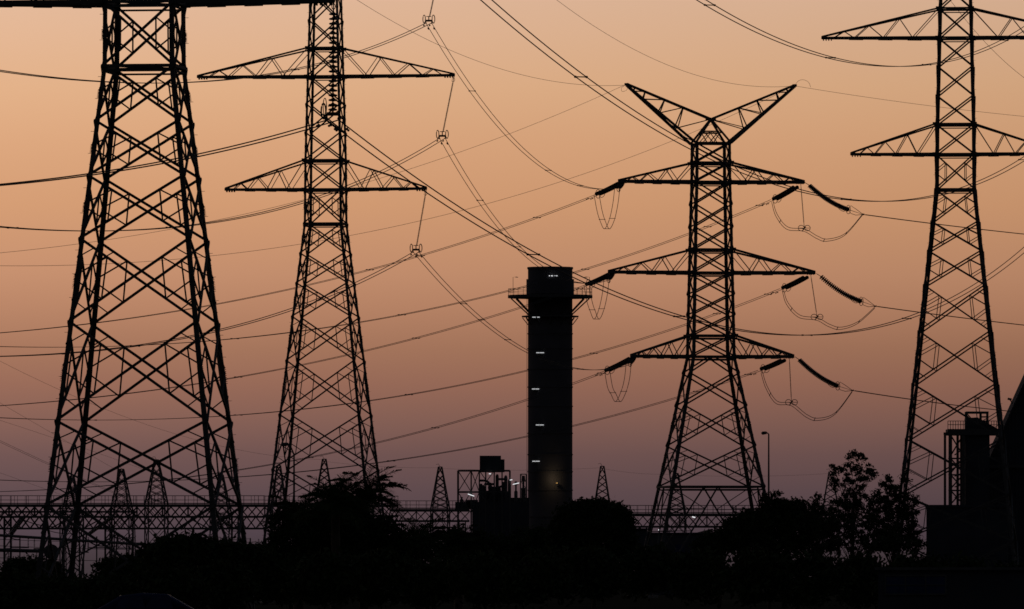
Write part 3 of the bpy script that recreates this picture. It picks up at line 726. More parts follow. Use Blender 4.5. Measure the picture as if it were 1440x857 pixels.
def bridge(x0, x1, yrail, ydeck, ybot, d, label, posts, truss2=None, depth=2.6):
    t = thing('walkway_bridge', label, 'gantry', ((x0-720)/F*d, d, 0), 0, 'substation walkway bridges')
    Lx = (x1-x0)/F*d; zd = zpx(ydeck, d); zr = zpx(yrail, d); zb = zpx(ybot, d); th = .38
    m = MB(); m.box(0, Lx, 0, depth, zd-th, zd); m.build('deck', M['steel'], t)
    for yy in (0, depth):
        m = MB(); m.bar((0, yy, zr), (Lx, yy, zr), .07); m.bar((0, yy, (zr+zd)/2), (Lx, yy, (zr+zd)/2), .05); m.bar((0, yy, zd+.12), (Lx, yy, zd+.12), .04, .12)
        x = 0.0; r2 = random.Random(int(x0*3+yy*10)+5)
        while x < Lx:
            m.bar((x, yy, zd), (x, yy, zr), .08 if r2.random() < .3 else .055)
            x += r2.choice([1.0, 1.25, 1.5, .45])
        m.build('guard_rail', M['steel'], t)
    for yy in (0, depth):
        m = MB(); m.bar((0, yy, zb), (Lx, yy, zb), .28); h = zd-th-zb; n = max(2, int(Lx/(h*.85))); dx = Lx/n
        for i in range(n):
            m.bar((i*dx, yy, zb), ((i+1)*dx, yy, zd-th), .11); m.bar((i*dx, yy, zd-th), ((i+1)*dx, yy, zb), .11)
            if i % 3 == 0: m.bar((i*dx, yy, zb), (i*dx, yy, zd-th), .13)
        m.build('truss', M['steel'], t)
    if truss2:
        z2 = zpx(truss2, d)
        for yy in (0.2, depth-.2):
            m = MB(); m.bar((0, yy, z2), (Lx, yy, z2), .26); h = zb-z2; n = max(2, int(Lx/(h*.75))); dx = Lx/n
            for i in range(n):
                m.bar((i*dx, yy, z2), ((i+1)*dx, yy, zb), .12); m.bar((i*dx, yy, zb), ((i+1)*dx, yy, z2), .12)
            m.build('lower_truss', M['steel'], t)
    for px_ in posts:
        X = (px_-x0)/F*d; m = MB()
        for sx in (-.45, .45):
            for yy in (.1, depth-.1): m.bar((X+sx, yy, 0), (X+sx, yy, zb), .16)
        z = 0
        while z < zb-1.2:
            for yy in (.1, depth-.1): m.bar((X-.45, yy, z), (X+.45, yy, z+1.2), .08); m.bar((X-.45, yy, z+1.2), (X+.45, yy, z+1.2), .08)
            z += 1.2
        m.build('support_post', M['steel'], t)
bridge(-60, 372, 697.3, 709.3, 727, 1300, 'long railed walkway bridge crossing behind the nearest pylon', [10, 152, 330], 743.5)
bridge(372, 560, 697.8, 709.5, 726, 1312, 'railed walkway bridge section behind the legs of the second pylon', [408], 742)
bridge(548, 660, 704.5, 716, 733, 1330, 'railed walkway bridge section between the palm clump and the plant', [560, 650], None)
bridge(840, 1200, 711, 722.5, 741, 1330, 'railed walkway bridge behind the legs of the strain pylon', [905, 1010, 1100], None)
for (x, y, d) in ((975.5, 727.5, 1320),):
    m = MB(); c = at(x, y, d); m.bar(c - Vector((.22, 0, -.05)), c + Vector((.22, 0, -.05)), .14); tag(m.build('floodlight', M['lampw']), 'small white floodlight under the bridge inside the strain pylon', 'lamp')
lbl = ['small lit lamp low down left of the strain pylon base', 'left lamp of a close pair glowing low beneath the strain pylon', 'right lamp of a close pair glowing low beneath the strain pylon', 'small lit lamp low down, right of the close pair']
for i, (x, y) in enumerate(((926.5, 745.5), (963, 759), (967, 759), (982, 757.5))):
    d = 1100; c = at(x, y, d); t = thing('yard_lamp', lbl[i], 'lamp', (c.x, d, 0), 0, 'yard lamps')
    m = MB(); m.bar((0, .1, 0), (0, .1, c.z), .07); m.build('pole', M['steel'], t)
    m = MB(); m.lathe((0, 0, c.z-.07), (0, 0, 1), [(0, .03), (.03, .08), (.1, .08), (.14, .03)], 10); m.build('lamp_head', M['lampw' if i == 0 else 'lampdim'], t)

# bus work at the bottom left
def bus(p, q, r, label):
    t = thing('bus_pipe', label, 'bus pipe', p, 0, 'substation bus pipes'); m = MB(); m.tube([Vector(), q-p], r, 10); m.build('pipe', M['steel'], t)
    for f in (.12, .5, .88):
        c = lerp(Vector(), q-p, f); m = MB(); zz = -p.z - 0
        m.bar((c.x, c.y, c.z-1.6), (c.x, c.y, zz), .2); m.build('post', M['steel'], t)
        m = MB(); disc_string(m, Vector((c.x, c.y, c.z-1.6)), Vector((c.x, c.y, c.z-.05)), 8, .13, 0, 8); m.build('post_insulator', M['glass'], t)
bus(at(-40, 750.5, 1080), at(216, 767, 1110), .17, 'thick tubular busbar slanting across behind the base of the nearest pylon')
bus(at(-40, 773, 1085), at(64, 775.5, 1090), .22, 'short thick tubular busbar ending at the round drum')
t = thing('line_trap', 'round drum shaped line trap on a post at the bottom left', 'line trap', at(72, 776, 1088)*1.0, 0)
c = Vector(t.location); t.location = (c.x, c.y, 0)
m = MB(); m.lathe((0, -.5, c.z), (0, 1, 0), [(0, .4), (.02, .86), (1.0, .86), (1.02, .4)], 28); m.build('drum', M['steel'], t)
m = MB(); m.bar((0, 0, 0), (0, 0, c.z-.82), .25); m.build('post', M['steel'], t)
for (a, b, r, lab) in (((34, 727), (16, 751), .2, 'steeply leaning disc string near the left edge'), ((158, 727), (124, 752), .18, 'leaning disc string near the tubular busbar'), ((295, 716), (325, 742), .13, 'leaning disc string by the right leg of the nearest pylon'), ((105, 717), (93, 744), .14, 'leaning disc string behind the left inner leg of the nearest pylon'), ((1000, 746), (976, 752), .13, 'slanting disc string under the strain pylon bridge')):
    m = MB(); A = at(*a, 1285); B = at(*b, 1260); disc_string(m, Vector(), B-A, 16, r*1.5, 0, 10); o = m.build('bus_insulator', M['glass']); o.location = A; tag(o, lab, 'insulator', 'substation insulators')
r3 = random.Random(11)
k = 0
desc = ['upright switch post with crossbar %s' % s_ for s_ in ('at the left edge', 'below the drum', 'left of the nearest pylon inner leg', 'right of the nearest pylon inner leg', 'under the middle gantry mast', 'under the tallest gantry mast', 'left of the right hand pylon leg', 'between the right hand pylon legs', 'between nearest and second pylon')]
for x in (28, 60, 112, 136, 178, 232, 282, 322, 352):
    d = 1240; X = (x-720)/F*d; zt = zpx(r3.uniform(748, 762), d); t = thing('switch_post', desc[k], 'switchgear', (X, d, 0), 0, 'substation switch posts'); k += 1
    m = MB(); m.bar((0, 0, 0), (0, 0, zt), .16); m.bar((-1.2, 0, zt-1.5), (1.2, 0, zt-1.5), .14); m.build('post', M['steel'], t)
    for xx in (-1.1, 0, 1.1):
        m = MB(); disc_string(m, Vector((xx, 0, zt-1.4)), Vector((xx, 0, zt-.1)), 7, .12, 0, 8); m.build('post_insulator', M['glass'], t)
for i, (y0, y1, lab) in enumerate(((757, 761, 'thin slack busbar wire behind the nearest pylon legs, upper of three'), (766, 771, 'thin slack busbar wire behind the nearest pylon legs, middle of three'), (783, 787, 'thin slack busbar wire behind the nearest pylon legs, lowest of three'))):
    w = Wire(at(-40, y0, 1230), 420, 1260, [(150, (y0+y1)/2+4)], z1=zpx(y1, 1260)); make_wire(w, lab, .035, 0, n=30, name='busbar_wire')

t = thing('equipment_beam', 'short dark lattice beam with stub posts under the left end of the walkway bridge', 'gantry', (at(-12, 720, 1250).x, 1250, 0))
Lb = 204/F*1250; zb_ = zpx(720, 1250); m = MB()
for yy in (0, 1): m.bar((0, yy, zb_), (Lb, yy, zb_), .24); m.bar((0, yy, zb_-.75), (Lb, yy, zb_-.75), .14)
for i in range(24): m.bar((Lb*i/24, 0, zb_-.75*(i % 2)), (Lb*(i+1)/24, 0, zb_-.75*((i+1) % 2)), .09)
m.build('beam', M['steel'], t)
for x in (.4, Lb*.5, Lb-.4):
    m = MB(); m.bar((x-.35, .5, 0), (x-.1, .5, zb_), .14); m.bar((x+.35, .5, 0), (x+.1, .5, zb_), .14)
    for k in range(9): m.bar((x-.33, .5, k*1.1+.4), (x+.33, .5, k*1.1+.9), .07)
    m.build('post', M['steel'], t)
r4 = random.Random(21)
SL = [(4, 'at the left edge'), (28, 'beside the leaning disc string at the left'), (62, 'behind the outer left leg'), (108, 'right of the inner left leg'), (150, 'below the left of the two middle gantry masts'), (196, 'below the tallest gantry mast'), (262, 'left of the right legs of the nearest pylon'), (318, 'right of the nearest pylon')]
for i in range(8):
    x0 = SL[i][0]; x1 = x0 + r4.uniform(16, 60); y0 = r4.choice([727, 729, 743, 744]); y1 = y0 + r4.uniform(2, 22); dd = r4.uniform(1240, 1290)
    A = at(x0, y0, dd); B = at(x1, y1, dd+6) - A; sg = r4.uniform(.3, 1.1); m = MB()
    m.tube([B*(j/14) - Vector((0, 0, 4*sg*(j/14)*(1-j/14))) for j in range(15)], r4.choice([.05, .06, .09]), 6)
    o = m.build('slack_cable', M['wire']); o.location = A; tag(o, 'slack cable drooping under the bridge ' + SL[i][1], 'cable', 'slack cables under the walkway bridge')
# ------------------------------------------------------------------ street lamps
for (x, yt, d, hd, lab) in ((1081, 611, 800, -3.2, 'slender street lamp standing right of the strain pylon'), (413.5, 640, 690, -11, 'curved neck street lamp inside the legs of the second pylon')):
    X = (x-720)/F*d; s = F/d; zt = zpx(yt, d); t = thing('street_lamp', lab, 'street lamp', (X, d, 0), 0, 'street lamps'); m = MB()
    hx = hd/s; hz = zpx(609 if x > 1000 else 625, d)
    m.tube([(0, 0, 0), (0, 0, zt*.5), (0, 0, zt), (hx*.35, 0, (zt+hz*2)/3), (hx*.8, 0, hz)], [.11, .09, .06, .05, .05], 8); m.build('pole', M['steel'], t)
    m = MB(); m.lathe((hx*.7, 0, hz+.02), (-1, 0, -.12), [(0, .05), (.08, .13), (.4, .15), (.5, .06)], 10); m.build('lamp_head', M['steel'], t)

# ------------------------------------------------------------------ buildings at the right
db = 943
def BX(x): return (x-720)/F*db
def BZ(y): return zpx(y, db)
t = thing('storage_shed', 'big dark shed with a very steep roof filling the right edge', 'building', (BX(1389), db, 0))
o_ = BX(1389)
zE = BZ(652); xr = BX(1389+112)-o_; zR = BZ(652-121/55*112); wd = 2*xr
m = MB(); n = 90                                    # corrugated gable front wall
pts = []
for i in range(n+1):
    x = wd*i/n; z = zE + (zR-zE)*(1-abs(x-xr)/xr) ; y = .06 if i % 2 else 0
    pts.append((x, y, z))
for i in range(n):
    a, b = pts[i], pts[i+1]; k = len(m.v); m.v += [(a[0], a[1], 0), (b[0], b[1], 0), b, a]; m.f.append((k, k+1, k+2, k+3))
m.box(.05, wd-.05, .3, 8, 0, zE-.1); m.build('wall', M['clad'], t)
m = MB()
for (xa, za, xb, zb_) in ((-.25, zE-.75, xr, zR-.2), (wd+.25, zE-.75, xr, zR-.2)):
    m.box8([(xa, -.4, za), (xa, 8, za), (xb, 8, zb_), (xb, -.4, zb_), (xa, -.4, za+.4), (xa, 8, za+.4), (xb, 8, zb_+.4), (xb, -.4, zb_+.4)])
m.build('roof', M['clad'], t)
m = MB(); m.bar((-.1, -.25, zE-.3), (wd+.1, -.25, zE-.3), .3); m.build('fascia', M['steel'], t)
for x in (4, 8.5, 13):
    m = MB(); m.box(x-.8, x+.8, -.12, .02, 0, 3.4); m.build('door', M['steel'], t)
m = MB(); c = (BX(1424)-o_, 0, BZ(568)); m.bar(c, (c[0]-.3, 0, c[2]+.45), .1); m.bar((c[0]-.5, 0, c[2]+.5), (c[0]-.1, 0, c[2]+.42), .22); m.build('roof_floodlight', M['steel'], t)
# conveyor tower
t = thing('conveyor_tower', 'railed conveyor platform on steel legs leaning against the steep shed', 'conveyor tower', (BX(1333), db-6, 0))
db2 = db-6
def CX(x): return (x-720)/F*db2 - t.location.x
def CZ(y): return zpx(y, db2)
m = MB(); m.box(CX(1333), CX(1404), 0, 5, CZ(612), CZ(603.5)); m.build('platform', M['steel'], t)
m = MB(); m.box(CX(1358), CX(1392), .4, 4.6, 0, CZ(612.2)); m.build('shaft', M['clad'], t)
m = MB(); m.box8([(CX(1359), .5, CZ(603.4)), (CX(1359), 4, CZ(603.4)), (CX(1404), 4, CZ(603.4)), (CX(1404), .5, CZ(603.4)), (CX(1359), .5, CZ(588)), (CX(1359), 4, CZ(588)), (CX(1375), 4, CZ(587)), (CX(1375), .5, CZ(587))]); m.build('conveyor_head', M['clad'], t)
m = MB()
for x in (1360, 1380.5, 1390):
    for yy in (1, 3.5): m.bar((CX(x), yy, CZ(603)), (CX(x), yy, CZ(580)), .12)
for yy in (1, 3.5):
    m.bar((CX(1359), yy, CZ(580)), (CX(1391), yy, CZ(580)), .2); m.bar((CX(1365), 1, CZ(580)), (CX(1365), 3.5, CZ(580)), .2); m.bar((CX(1380), yy, CZ(586)), (CX(1390), yy, CZ(586)), .1); m.bar((CX(1381), yy, CZ(592)), (CX(1390), yy, CZ(592)), .1); m.bar((CX(1360), yy, CZ(581)), (CX(1366), yy, CZ(588)), .1)
m.build('hoist_frame', M['steel'], t)
m = MB()
for yy in (0,):
    for (a, b) in ((1333, 1404),):
        for y in (592.3, 597.5): m.bar((CX(a), yy, CZ(y)), (CX(b), yy, CZ(y)), .06)
        x = a
        while x <= b+.1: m.bar((CX(x), yy, CZ(603.5)), (CX(x), yy, CZ(592.3)), .06); x += 3.6
m.build('guard_rail', M['steel'], t)
for (x, w) in ((1329, .24), (1336.5, .36), (1355, .25)):
    for yy in ((.2, 4.8) if x > 1350 else (.2,)):
        m = MB(); m.bar((CX(x), yy, 0), (CX(x), yy, CZ(609)), w); m.build('leg', M['steel'], t)
m = MB()
m.bar((CX(1327), .2, CZ(610)), (CX(1340), .2, CZ(610)), .25)
ys_ = [612, 645, 668, 690, 712, 740]
for i in range(5):
    m.bar((CX(1337), .2, CZ(ys_[i])), (CX(1357), .2, CZ(ys_[i+1])), .14); m.bar((CX(1357), 4.8, CZ(ys_[i])), (CX(1337), 4.8, CZ(ys_[i+1])), .14)
    m.bar((CX(1337), .2, CZ(ys_[i+1])), (CX(1357), .2, CZ(ys_[i+1])), .16)
m.bar((CX(1348), 2, CZ(612)), (CX(1348), 2, CZ(712)), .25)
for i in range(5): m.bar((CX(1343), 1, CZ(640+i*15)), (CX(1357), 1, CZ(630+i*17)), .12)
m.build('bracing', M['steel'], t)
m = MB(); m.box(0, 8, 0, 5, 0, BZ(712)); m.box(-.12, 8.1, -.12, 5.1, BZ(712)-.25, BZ(712)+.02)
o = m.build('annex_wall', M['clad']); 
t = thing('annex_building', 'plain flat roofed annex right of the loose tree, in front of the steep shed', 'building', (BX(1294), db-14, 0), math.radians(-4)); o.name = 'wall'; o.parent = t
m = MB(); m.box(2, 3.1, -.05, .02, 0, 2.2); m.build('door', M['steel'], t)
# low far building left of the strain pylon base
t = thing('low_building', 'low flat building left of the strain pylon base', 'building', (at(893, 745, 1050).x, 1050, 0))
z1 = zpx(745, 1050); z2 = zpx(751, 1050)
m = MB(); m.box(0, 1.35, 0, 6, 0, z1); m.box(1.35, 9, 0, 6, 0, z2); m.build('wall', M['clad'], t)
m = MB(); m.box(-.15, 1.5, -.2, 6.2, z1, z1+.15); m.box(1.5, 9.2, -.2, 6.2, z2, z2+.15); m.build('roof', M['clad'], t)
for x in (2.5, 4.5, 6.5):
    m = MB(); m.box(x, x+1, -.04, .03, z2-2.2, z2-1.2); m.build('window', M['pane'], t)
# site cabin with dark window
dc = 264; t = thing('site_cabin', 'low site cabin with a three pane dark blue window at the bottom right', 'cabin', (at(1235, 800, dc).x, dc, 0), math.radians(-3))
w_ = (1440-1235)/F*dc + 1
m = MB(); m.box(0, w_, 0, 1.6, .15, 2.2); m.build('wall', M['clad'], t)
m = MB(); m.box(-.1, w_+.1, -.12, 1.7, 2.2, 2.28); m.build('roof', M['steel'], t)
fx = (1244-1235)/F*dc
wn = MB(); 
for (a, b, c_, d_) in ((fx, fx+1.74, 2.03, 2.07), (fx, fx+1.74, 1.5, 1.54), (fx, fx+.04, 1.54, 2.03), (fx+1.7, fx+1.74, 1.54, 2.03), (fx+.57, fx+.6, 1.54, 2.03), (fx+1.14, fx+1.17, 1.54, 2.03), (fx+.04, fx+.57, 1.775, 1.795), (fx+.6, fx+1.14, 1.775, 1.795), (fx+1.17, fx+1.7, 1.775, 1.795)): wn.box(a, b, -.05, 0, c_, d_)
fr = wn.build('window', M['steel'], t)
m = MB(); m.box(fx+.041, fx+1.699, -.03, -.01, 1.541, 2.029); m.build('pane', M['pane'], fr)
m = MB(); m.box(.3, w_-.3, .2, 1.5, 0, .151); m.build('skid', M['conc'], t)

# ------------------------------------------------------------------ parked car at the bottom left
dcar = 300; cx = (196-720)/F*dcar; t = thing('parked_car', 'dark blue parked car, only its roof and windscreen showing at the bottom left', 'car', (cx, dcar, 0), 0)
def loft(secs, name, m_, par, smooth=True):
    m = MB(); k = len(secs[0]); 
    for s_ in secs: m.v += [tuple(p) for p in s_]
    for i in range(len(secs)-1):
        for j in range(k-1): a = i*k+j; m.f.append((a, a+1, a+k+1, a+k))
        m.f.append((i*k+k-1, i*k, (i+1)*k, (i+1)*k+k-1))
    m.f.append(tuple(range(k-1, -1, -1))); m.f.append(tuple((len(secs)-1)*k+j for j in range(k)))
    return m.build(name, m_, par, smooth)
def sec(x, w, z0, z1): 
    r = .12; return [(x, -w, z0), (x, -w, z1-r), (x, -w+r*.4, z1-r*.3), (x, -w+r, z1), (x, w-r, z1), (x, w-r*.4, z1-r*.3), (x, w, z1-r), (x, w, z0)]
body = loft([sec(-2.15, .7, .35, .7), sec(-2.05, .82, .25, .86), sec(-1.2, .88, .22, .93), sec(0, .9, .22, .95), sec(1.4, .88, .22, .95), sec(2.0, .82, .25, .9), sec(2.12, .72, .35, .75)], 'body', M['carpaint'], t)
loft([sec(-1.35, .72, .9, .97), sec(-.55, .68, .9, 1.42), sec(.1, .66, .9, 1.5), sec(.9, .66, .9, 1.46), sec(1.75, .7, .9, .98)], 'cabin', M['carpaint'], t)
m = MB(); m.box8([(-1.3, -.6, 1.0), (-1.3, .6, 1.0), (-1.27, .6, .97), (-1.27, -.6, .97), (-.62, -.55, 1.41), (-.62, .55, 1.41), (-.58, .55, 1.4), (-.58, -.55, 1.4)]); m.build('windscreen', M['pane'], t)
for (a, b) in ((-.75, .12), (.18, 1.0)):
    m = MB(); m.box8([(a, -.715, 1.0), (a, -.70, 1.0), (b+.1, -.70, 1.0), (b+.1, -.715, 1.0), (a+.25, -.68, 1.38), (a+.25, -.66, 1.38), (b, -.66, 1.38), (b, -.68, 1.38)]); m.build('window', M['pane'], t)
for x in (-1.35, 1.35):
    for y in (-.82, .82):
        m = MB(); m.lathe((x, y-.1, .31), (0, 1, 0), [(0, .2), (.02, .31), (.18, .31), (.2, .2)], 20); wh = m.build('wheel', M['tyre'], t)
        m = MB(); m.lathe((x, y-.11 if y < 0 else y+.09, .31), (0, 1, 0), [(0, .05), (.01, .19), (.02, .19)], 14); m.build('rim', M['steel'], wh)
for y in (-.6, .6):
    m = MB(); m.lathe((-2.12, y, .66), (-1, 0, 0), [(0, .09), (.03, .08), (.05, .02)], 10); m.build('headlight', M['pane'], t)

# ------------------------------------------------------------------ vegetation
def leaves(name, P, size, m_, parent, aspect=.5, up=None):
    """P: Nx3 leaf centres -> one mesh of N small randomly turned leaf faces"""
    n = len(P); a = rng.normal(size=(n, 3)); a /= np.linalg.norm(a, axis=1)[:, None]
    b = rng.normal(size=(n, 3)); b -= (a*b).sum(1)[:, None]*a; b /= np.linalg.norm(b, axis=1)[:, None]
    s = size*rng.uniform(.6, 1.3, (n, 1)); a = a*s; b = b*s*aspect
    V = np.stack([P-a, P-b*.9+a*.1, P+a, P+b*.9+a*.1], 1).reshape(-1, 3)
    me = bpy.data.meshes.new(name); me.vertices.add(4*n); me.vertices.foreach_set('co', V.ravel().astype(np.float32))
    me.loops.add(4*n); me.loops.foreach_set('vertex_index', np.arange(4*n, dtype=np.int32))
    me.polygons.add(n); me.polygons.foreach_set('loop_start', np.arange(0, 4*n, 4, dtype=np.int32)); me.polygons.foreach_set('loop_total', np.full(n, 4, dtype=np.int32))
    me.update(calc_edges=True); me.materials.append(m_)
    o = bpy.data.objects.new(name, me); COL.objects.link(o); o.parent = parent; return o
def tree(label, px, ytop, d, blobs, nl, leaf, m_, name='tree', cat='tree', clump=.45, per=40, trunk=True, group=None, ybase=None, limb=None):
    """blobs: (dx px, y px, rx px, ry px) outline masses of the crown given in photo pixels at distance d"""
    s = F/d; X = (px-720)/F*d; t = thing(name, label, cat, (X, d, 0), 0, group)
    cs = []; area = [b[2]*b[3] for b in blobs]; tot = sum(area)
    for b, ar in zip(blobs, area):
        k = max(2, int(nl/per*ar/tot)); u = rng.normal(size=(k, 3)); u /= np.linalg.norm(u, axis=1)[:, None]; u *= (rng.uniform(.12, 1, (k, 1)))**(.4)
        c = np.array([b[0]/s, rng.uniform(-.3, .3)*b[2]/s, zpx(b[1], d)]); R = np.array([b[2]/s, b[2]/s*.9, b[3]/s]); cs.append(c + u*R)
    cs = np.concatenate(cs); cs[:, 2] = np.maximum(cs[:, 2], .15)
    off = rng.normal(size=(len(cs), per, 3))*clump*rng.uniform(.5, 1.1, (len(cs), 1, 1))*np.array([1, 1, .75])
    P = (cs[:, None, :] + off).reshape(-1, 3); P = P[P[:, 2] > .02]
    leaves('crown', P, leaf, m_, t)
    if trunk:
        m = MB(); zt = max(c[2] for c in cs); top = Vector((blobs[0][0]/s*.6, 0, zt*.8))
        bend = [Vector((0, 0, -.1)), Vector((.05, .03, zt*.2)), Vector((.12*rr.uniform(-1, 1), .05, zt*.45)), top*.85, top]
        r0 = limb or .02*zt+.05; m.tube(catmull(bend, 5), [r0*(1-.85*i/20) for i in range(21)], 8)
        idx = rng.choice(len(cs), min(len(cs), 46), replace=False)
        for i in idx:
            c = Vector(cs[i]); f = min(.95, max(.15, (c.z-.5)/zt*.75)); b0 = Vector((bend[2].x*f, .04, zt*.8*f)); mid = lerp(b0, c, .5) + Vector((0, 0, .12*(c-b0).length))
            m.tube([b0, mid, c], [r0*.35, r0*.2, r0*.06], 5)
        m.build('trunk', M['bark'], t)
    return t

# round dense tree right of the chimney
tree('round dense tree right of the chimney base', 835, 703, 600,
     [(0, 735, 50, 30), (-28, 745, 32, 38), (32, 745, 26, 36), (5, 725, 44, 20), (45, 760, 13, 30), (-10, 785, 60, 40), (-2, 718, 30, 14)], 60000, .13, M['leaf'], clump=.2, name='ficus_tree')
# mass left of it, in front of the plant
tree('dark spreading tree in front of the plant building', 715, 745, 620,
     [(0, 780, 50, 26), (-45, 775, 35, 28), (38, 772, 36, 34), (-75, 768, 22, 24)], 16000, .14, M['leaf'], clump=.3)
# loose eucalyptus
tree('tall loose eucalyptus in front of the gantry mast, right of the street lamp', 1198, 636, 650,
     [(5, 652, 12, 15), (-8, 660, 9, 10), (18, 668, 15, 12), (-20, 672, 10, 22), (2, 690, 22, 12), (-18, 710, 22, 14), (20, 708, 18, 14), (0, 735, 34, 14), (-25, 752, 26, 16), (24, 750, 22, 18), (-4, 640, 3, 4), (9, 641, 3, 4), (-26, 655, 4, 9), (22, 655, 5, 6), (-6, 720, 30, 16), (10, 764, 46, 18), (-30, 735, 20, 16), (4, 676, 18, 12), (1, 638, 3, 7), (15, 646, 4, 7), (-25, 662, 5, 9), (30, 735, 12, 20), (27, 660, 5, 5)], 9800, .12, M['gum'], clump=.14, per=26, name='eucalyptus_tree', limb=.13)
tree('second loose eucalyptus, in front of the left leg of the right edge pylon', 1256, 672, 640,
     [(-10, 680, 12, 8), (5, 690, 18, 14), (16, 672, 5, 10), (22, 706, 14, 14), (-12, 712, 14, 14), (16, 724, 17, 8), (-4, 738, 20, 14), (18, 752, 14, 16), (-18, 758, 14, 14), (0, 716, 20, 18), (4, 762, 30, 16), (-22, 700, 8, 12), (-6, 674, 5, 6), (-28, 724, 10, 20), (26, 738, 10, 12), (30, 758, 10, 13), (28, 718, 7, 8), (-16, 746, 12, 16), (-20, 764, 26, 14), (20, 768, 24, 12)], 10500, .12, M['gum'], clump=.15, per=24, name='eucalyptus_tree', limb=.12)
tree('small pointed bush tree left of the tall eucalyptus', 1148, 698, 660,
     [(1, 704, 6, 7), (0, 718, 12, 10), (-6, 738, 20, 18), (14, 742, 18, 16), (0, 764, 34, 16)], 7500, .12, M['gum'], clump=.18, per=26, limb=.09)
tree('broad dark tree under the right side of the strain pylon', 1082, 692, 560,
     [(-10, 740, 44, 24), (14, 708, 10, 5), (-4, 700, 8, 5), (26, 724, 30, 22), (-42, 752, 28, 18), (38, 745, 30, 26), (8, 712, 22, 9), (44, 708, 6, 4), (0, 768, 62, 20), (30, 717, 10, 5), (10, 697, 5, 4), (-30, 722, 9, 6), (52, 726, 8, 8), (-52, 738, 10, 8)], 26000, .12, M['leaf'], clump=.17, limb=.16)
tree('low rounded tree right of the close pair of lamps', 1012, 742, 600,
     [(0, 758, 22, 12), (18, 756, 22, 16), (-12, 772, 26, 14)], 6000, .13, M['leaf'], clump=.24)
# bushes at the left below the pylons
tree('dark bushy tree in front of the right legs of the nearest pylon', 262, 757, 362,
     [(-10, 776, 40, 17), (24, 774, 26, 15), (-44, 786, 24, 14), (62, 781, 32, 12), (88, 786, 24, 14), (0, 800, 76, 20), (60, 804, 50, 18)], 22000, .13, M['leaf'], clump=.22)
tree('rounded bush just right of the nearest pylon inner left leg', 165, 782, 480,
     [(-5, 800, 26, 12), (16, 794, 14, 12), (26, 806, 26, 16)], 6500, .12, M['leaf'], clump=.2)
tree('scrubby bush at the bottom left below the drum', 48, 788, 500,
     [(-20, 800, 26, 12), (8, 798, 22, 12), (24, 806, 20, 12)], 6500, .12, M['leaf'], clump=.2)
tree('dense dark bush between the second pylon and the palm clump', 352, 766, 520,
     [(-12, 780, 24, 13), (14, 778, 18, 14), (0, 800, 44, 20)], 8000, .12, M['leaf'], clump=.22)
# low hedge line of individual shrubs closer in
hl = ['at the left edge', 'below the drum shaped line trap', 'under the left legs of the nearest pylon', 'under the middle of the nearest pylon', 'under the right legs of the nearest pylon',
      'left of the palm clump', 'under the palm clump', 'right of the palm clump', 'left of the chimney foot', 'below the chimney', 'below the round ficus', 'left of the strain pylon foot', 'under the strain pylon',
      'right of the strain pylon foot', 'under the broad dark tree', 'below the tall eucalyptus', 'below the second eucalyptus', 'under the right edge pylon', 'in front of the annex', 'in front of the steep shed']
for i in range(20):
    x = 10 + i*75; yt = [806, 812, 808, 800, 790, 786, 782, 780, 786, 782, 784, 772, 770, 776, 778, 782, 782, 784, 790, 792][i]
    d = 345 + 22*math.sin(i*1.7); s = F/d
    tree('low dark shrub in the front hedge ' + hl[i], x, yt, d, [(0, yt+16, 34, 14), (rr.uniform(-30, 30), yt+22, 26, 16), (0, yt+40, 46, 26)], 4200, .13, M['leaf'], name='shrub', cat='shrub', clump=.24, trunk=False, group='low shrubs along the front')

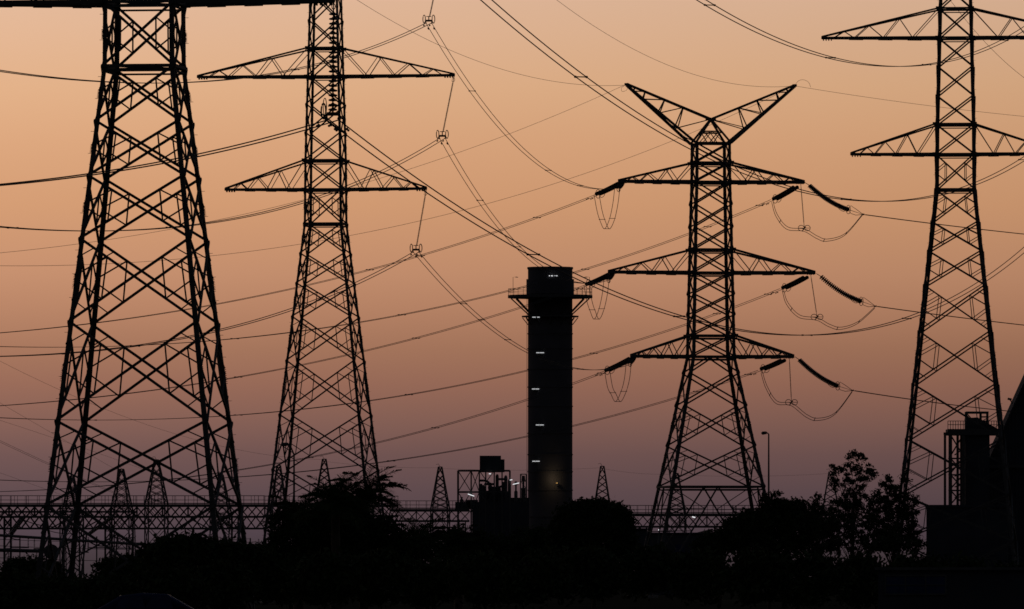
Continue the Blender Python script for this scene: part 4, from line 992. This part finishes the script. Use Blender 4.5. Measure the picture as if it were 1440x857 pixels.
# palms
def palm(label, px, ycrown, d, nf, length, seed, up=.9):
    r = random.Random(seed); s = F/d; X = (px-720)/F*d; zc = zpx(ycrown, d)
    t = thing('palm_tree', label, 'palm tree', (X, d, 0), 0, 'feathery palms in the clump')
    m = MB(); prof = []
    for i in range(14): z = zc*i/13; prof.append((z, .26 - .06*i/13 + (.03 if i % 2 else 0)))
    m.lathe((0, 0, 0), (0, 0, 1), prof, 12); m.build('trunk', M['bark'], t)
    for f in range(nf):
        az_ = 2*math.pi*(f*.618 + r.uniform(-.03, .03)); el = math.radians(r.uniform(-5, 86)); Lf = length*r.uniform(.75, 1.1)
        h = Vector((math.cos(az_), math.sin(az_), 0)); pts = []; p = Vector((0, 0, zc)); e = el
        for k in range(15):
            pts.append(p.copy()); p += (h*math.cos(e) + Vector((0, 0, math.sin(e))))*Lf/14; e -= math.radians(r.uniform(2.5, 7.5))
        m = MB(); m.tube(pts, [.035*(1-.8*i/14) for i in range(15)], 5)
        for k in range(32):
            u = .14 + .86*k/32; i = min(13, int(u*14)); b = lerp(pts[i], pts[i+1], u*14-i); tg = (pts[i+1]-pts[i]).normalized()
            sd = tg.cross(Vector((0, 0, 1))); 
            if sd.length < .05: sd = Vector((1, 0, 0))
            sd.normalize(); nr = sd.cross(tg)
            ll = (.62*math.sin(math.pi*min(1, u*.85+.12))+.12)*r.uniform(.8, 1.15)
            for q in (-1, 1):
                dv = (tg*r.uniform(.5, .8) + sd*q*.8 + nr*r.uniform(-.1, .6)).normalized(); e1 = b + dv*ll*.6; e2 = b + dv*ll - Vector((0, 0, .3*ll)); wv = tg.cross(dv).cross(dv).normalized()*.013
                n_ = len(m.v); m.v += [tuple(b-wv), tuple(b+wv), tuple(e1+wv), tuple(e2), tuple(e1-wv)]; m.f.append((n_, n_+1, n_+2, n_+3, n_+4))
        m.build('frond', M['palm'], t)
palm('feathery palm at the right of the clump, frond tips beside the second pylon', 512, 708, 505, 38, 2.8, 1)
palm('tallest feathery palm in the middle of the clump', 472, 714, 495, 40, 2.35, 2)
palm('feathery palm at the left side of the clump', 420, 732, 500, 34, 2.1, 3)
palm('low feathery palm right of the clump in front of the lone mast', 590, 765, 530, 34, 2.1, 4)
palm('small feathery palm in front of the plant block', 645, 768, 560, 30, 1.9, 5)
tree('dense undergrowth mass filling the foot of the palm clump', 470, 715, 500,
     [(5, 748, 60, 34), (-50, 757, 45, 34), (45, 752, 42, 34), (5, 722, 34, 18), (-35, 735, 28, 16), (100, 776, 50, 28), (0, 792, 120, 30)], 42000, .13, M['leaf'], clump=.24)
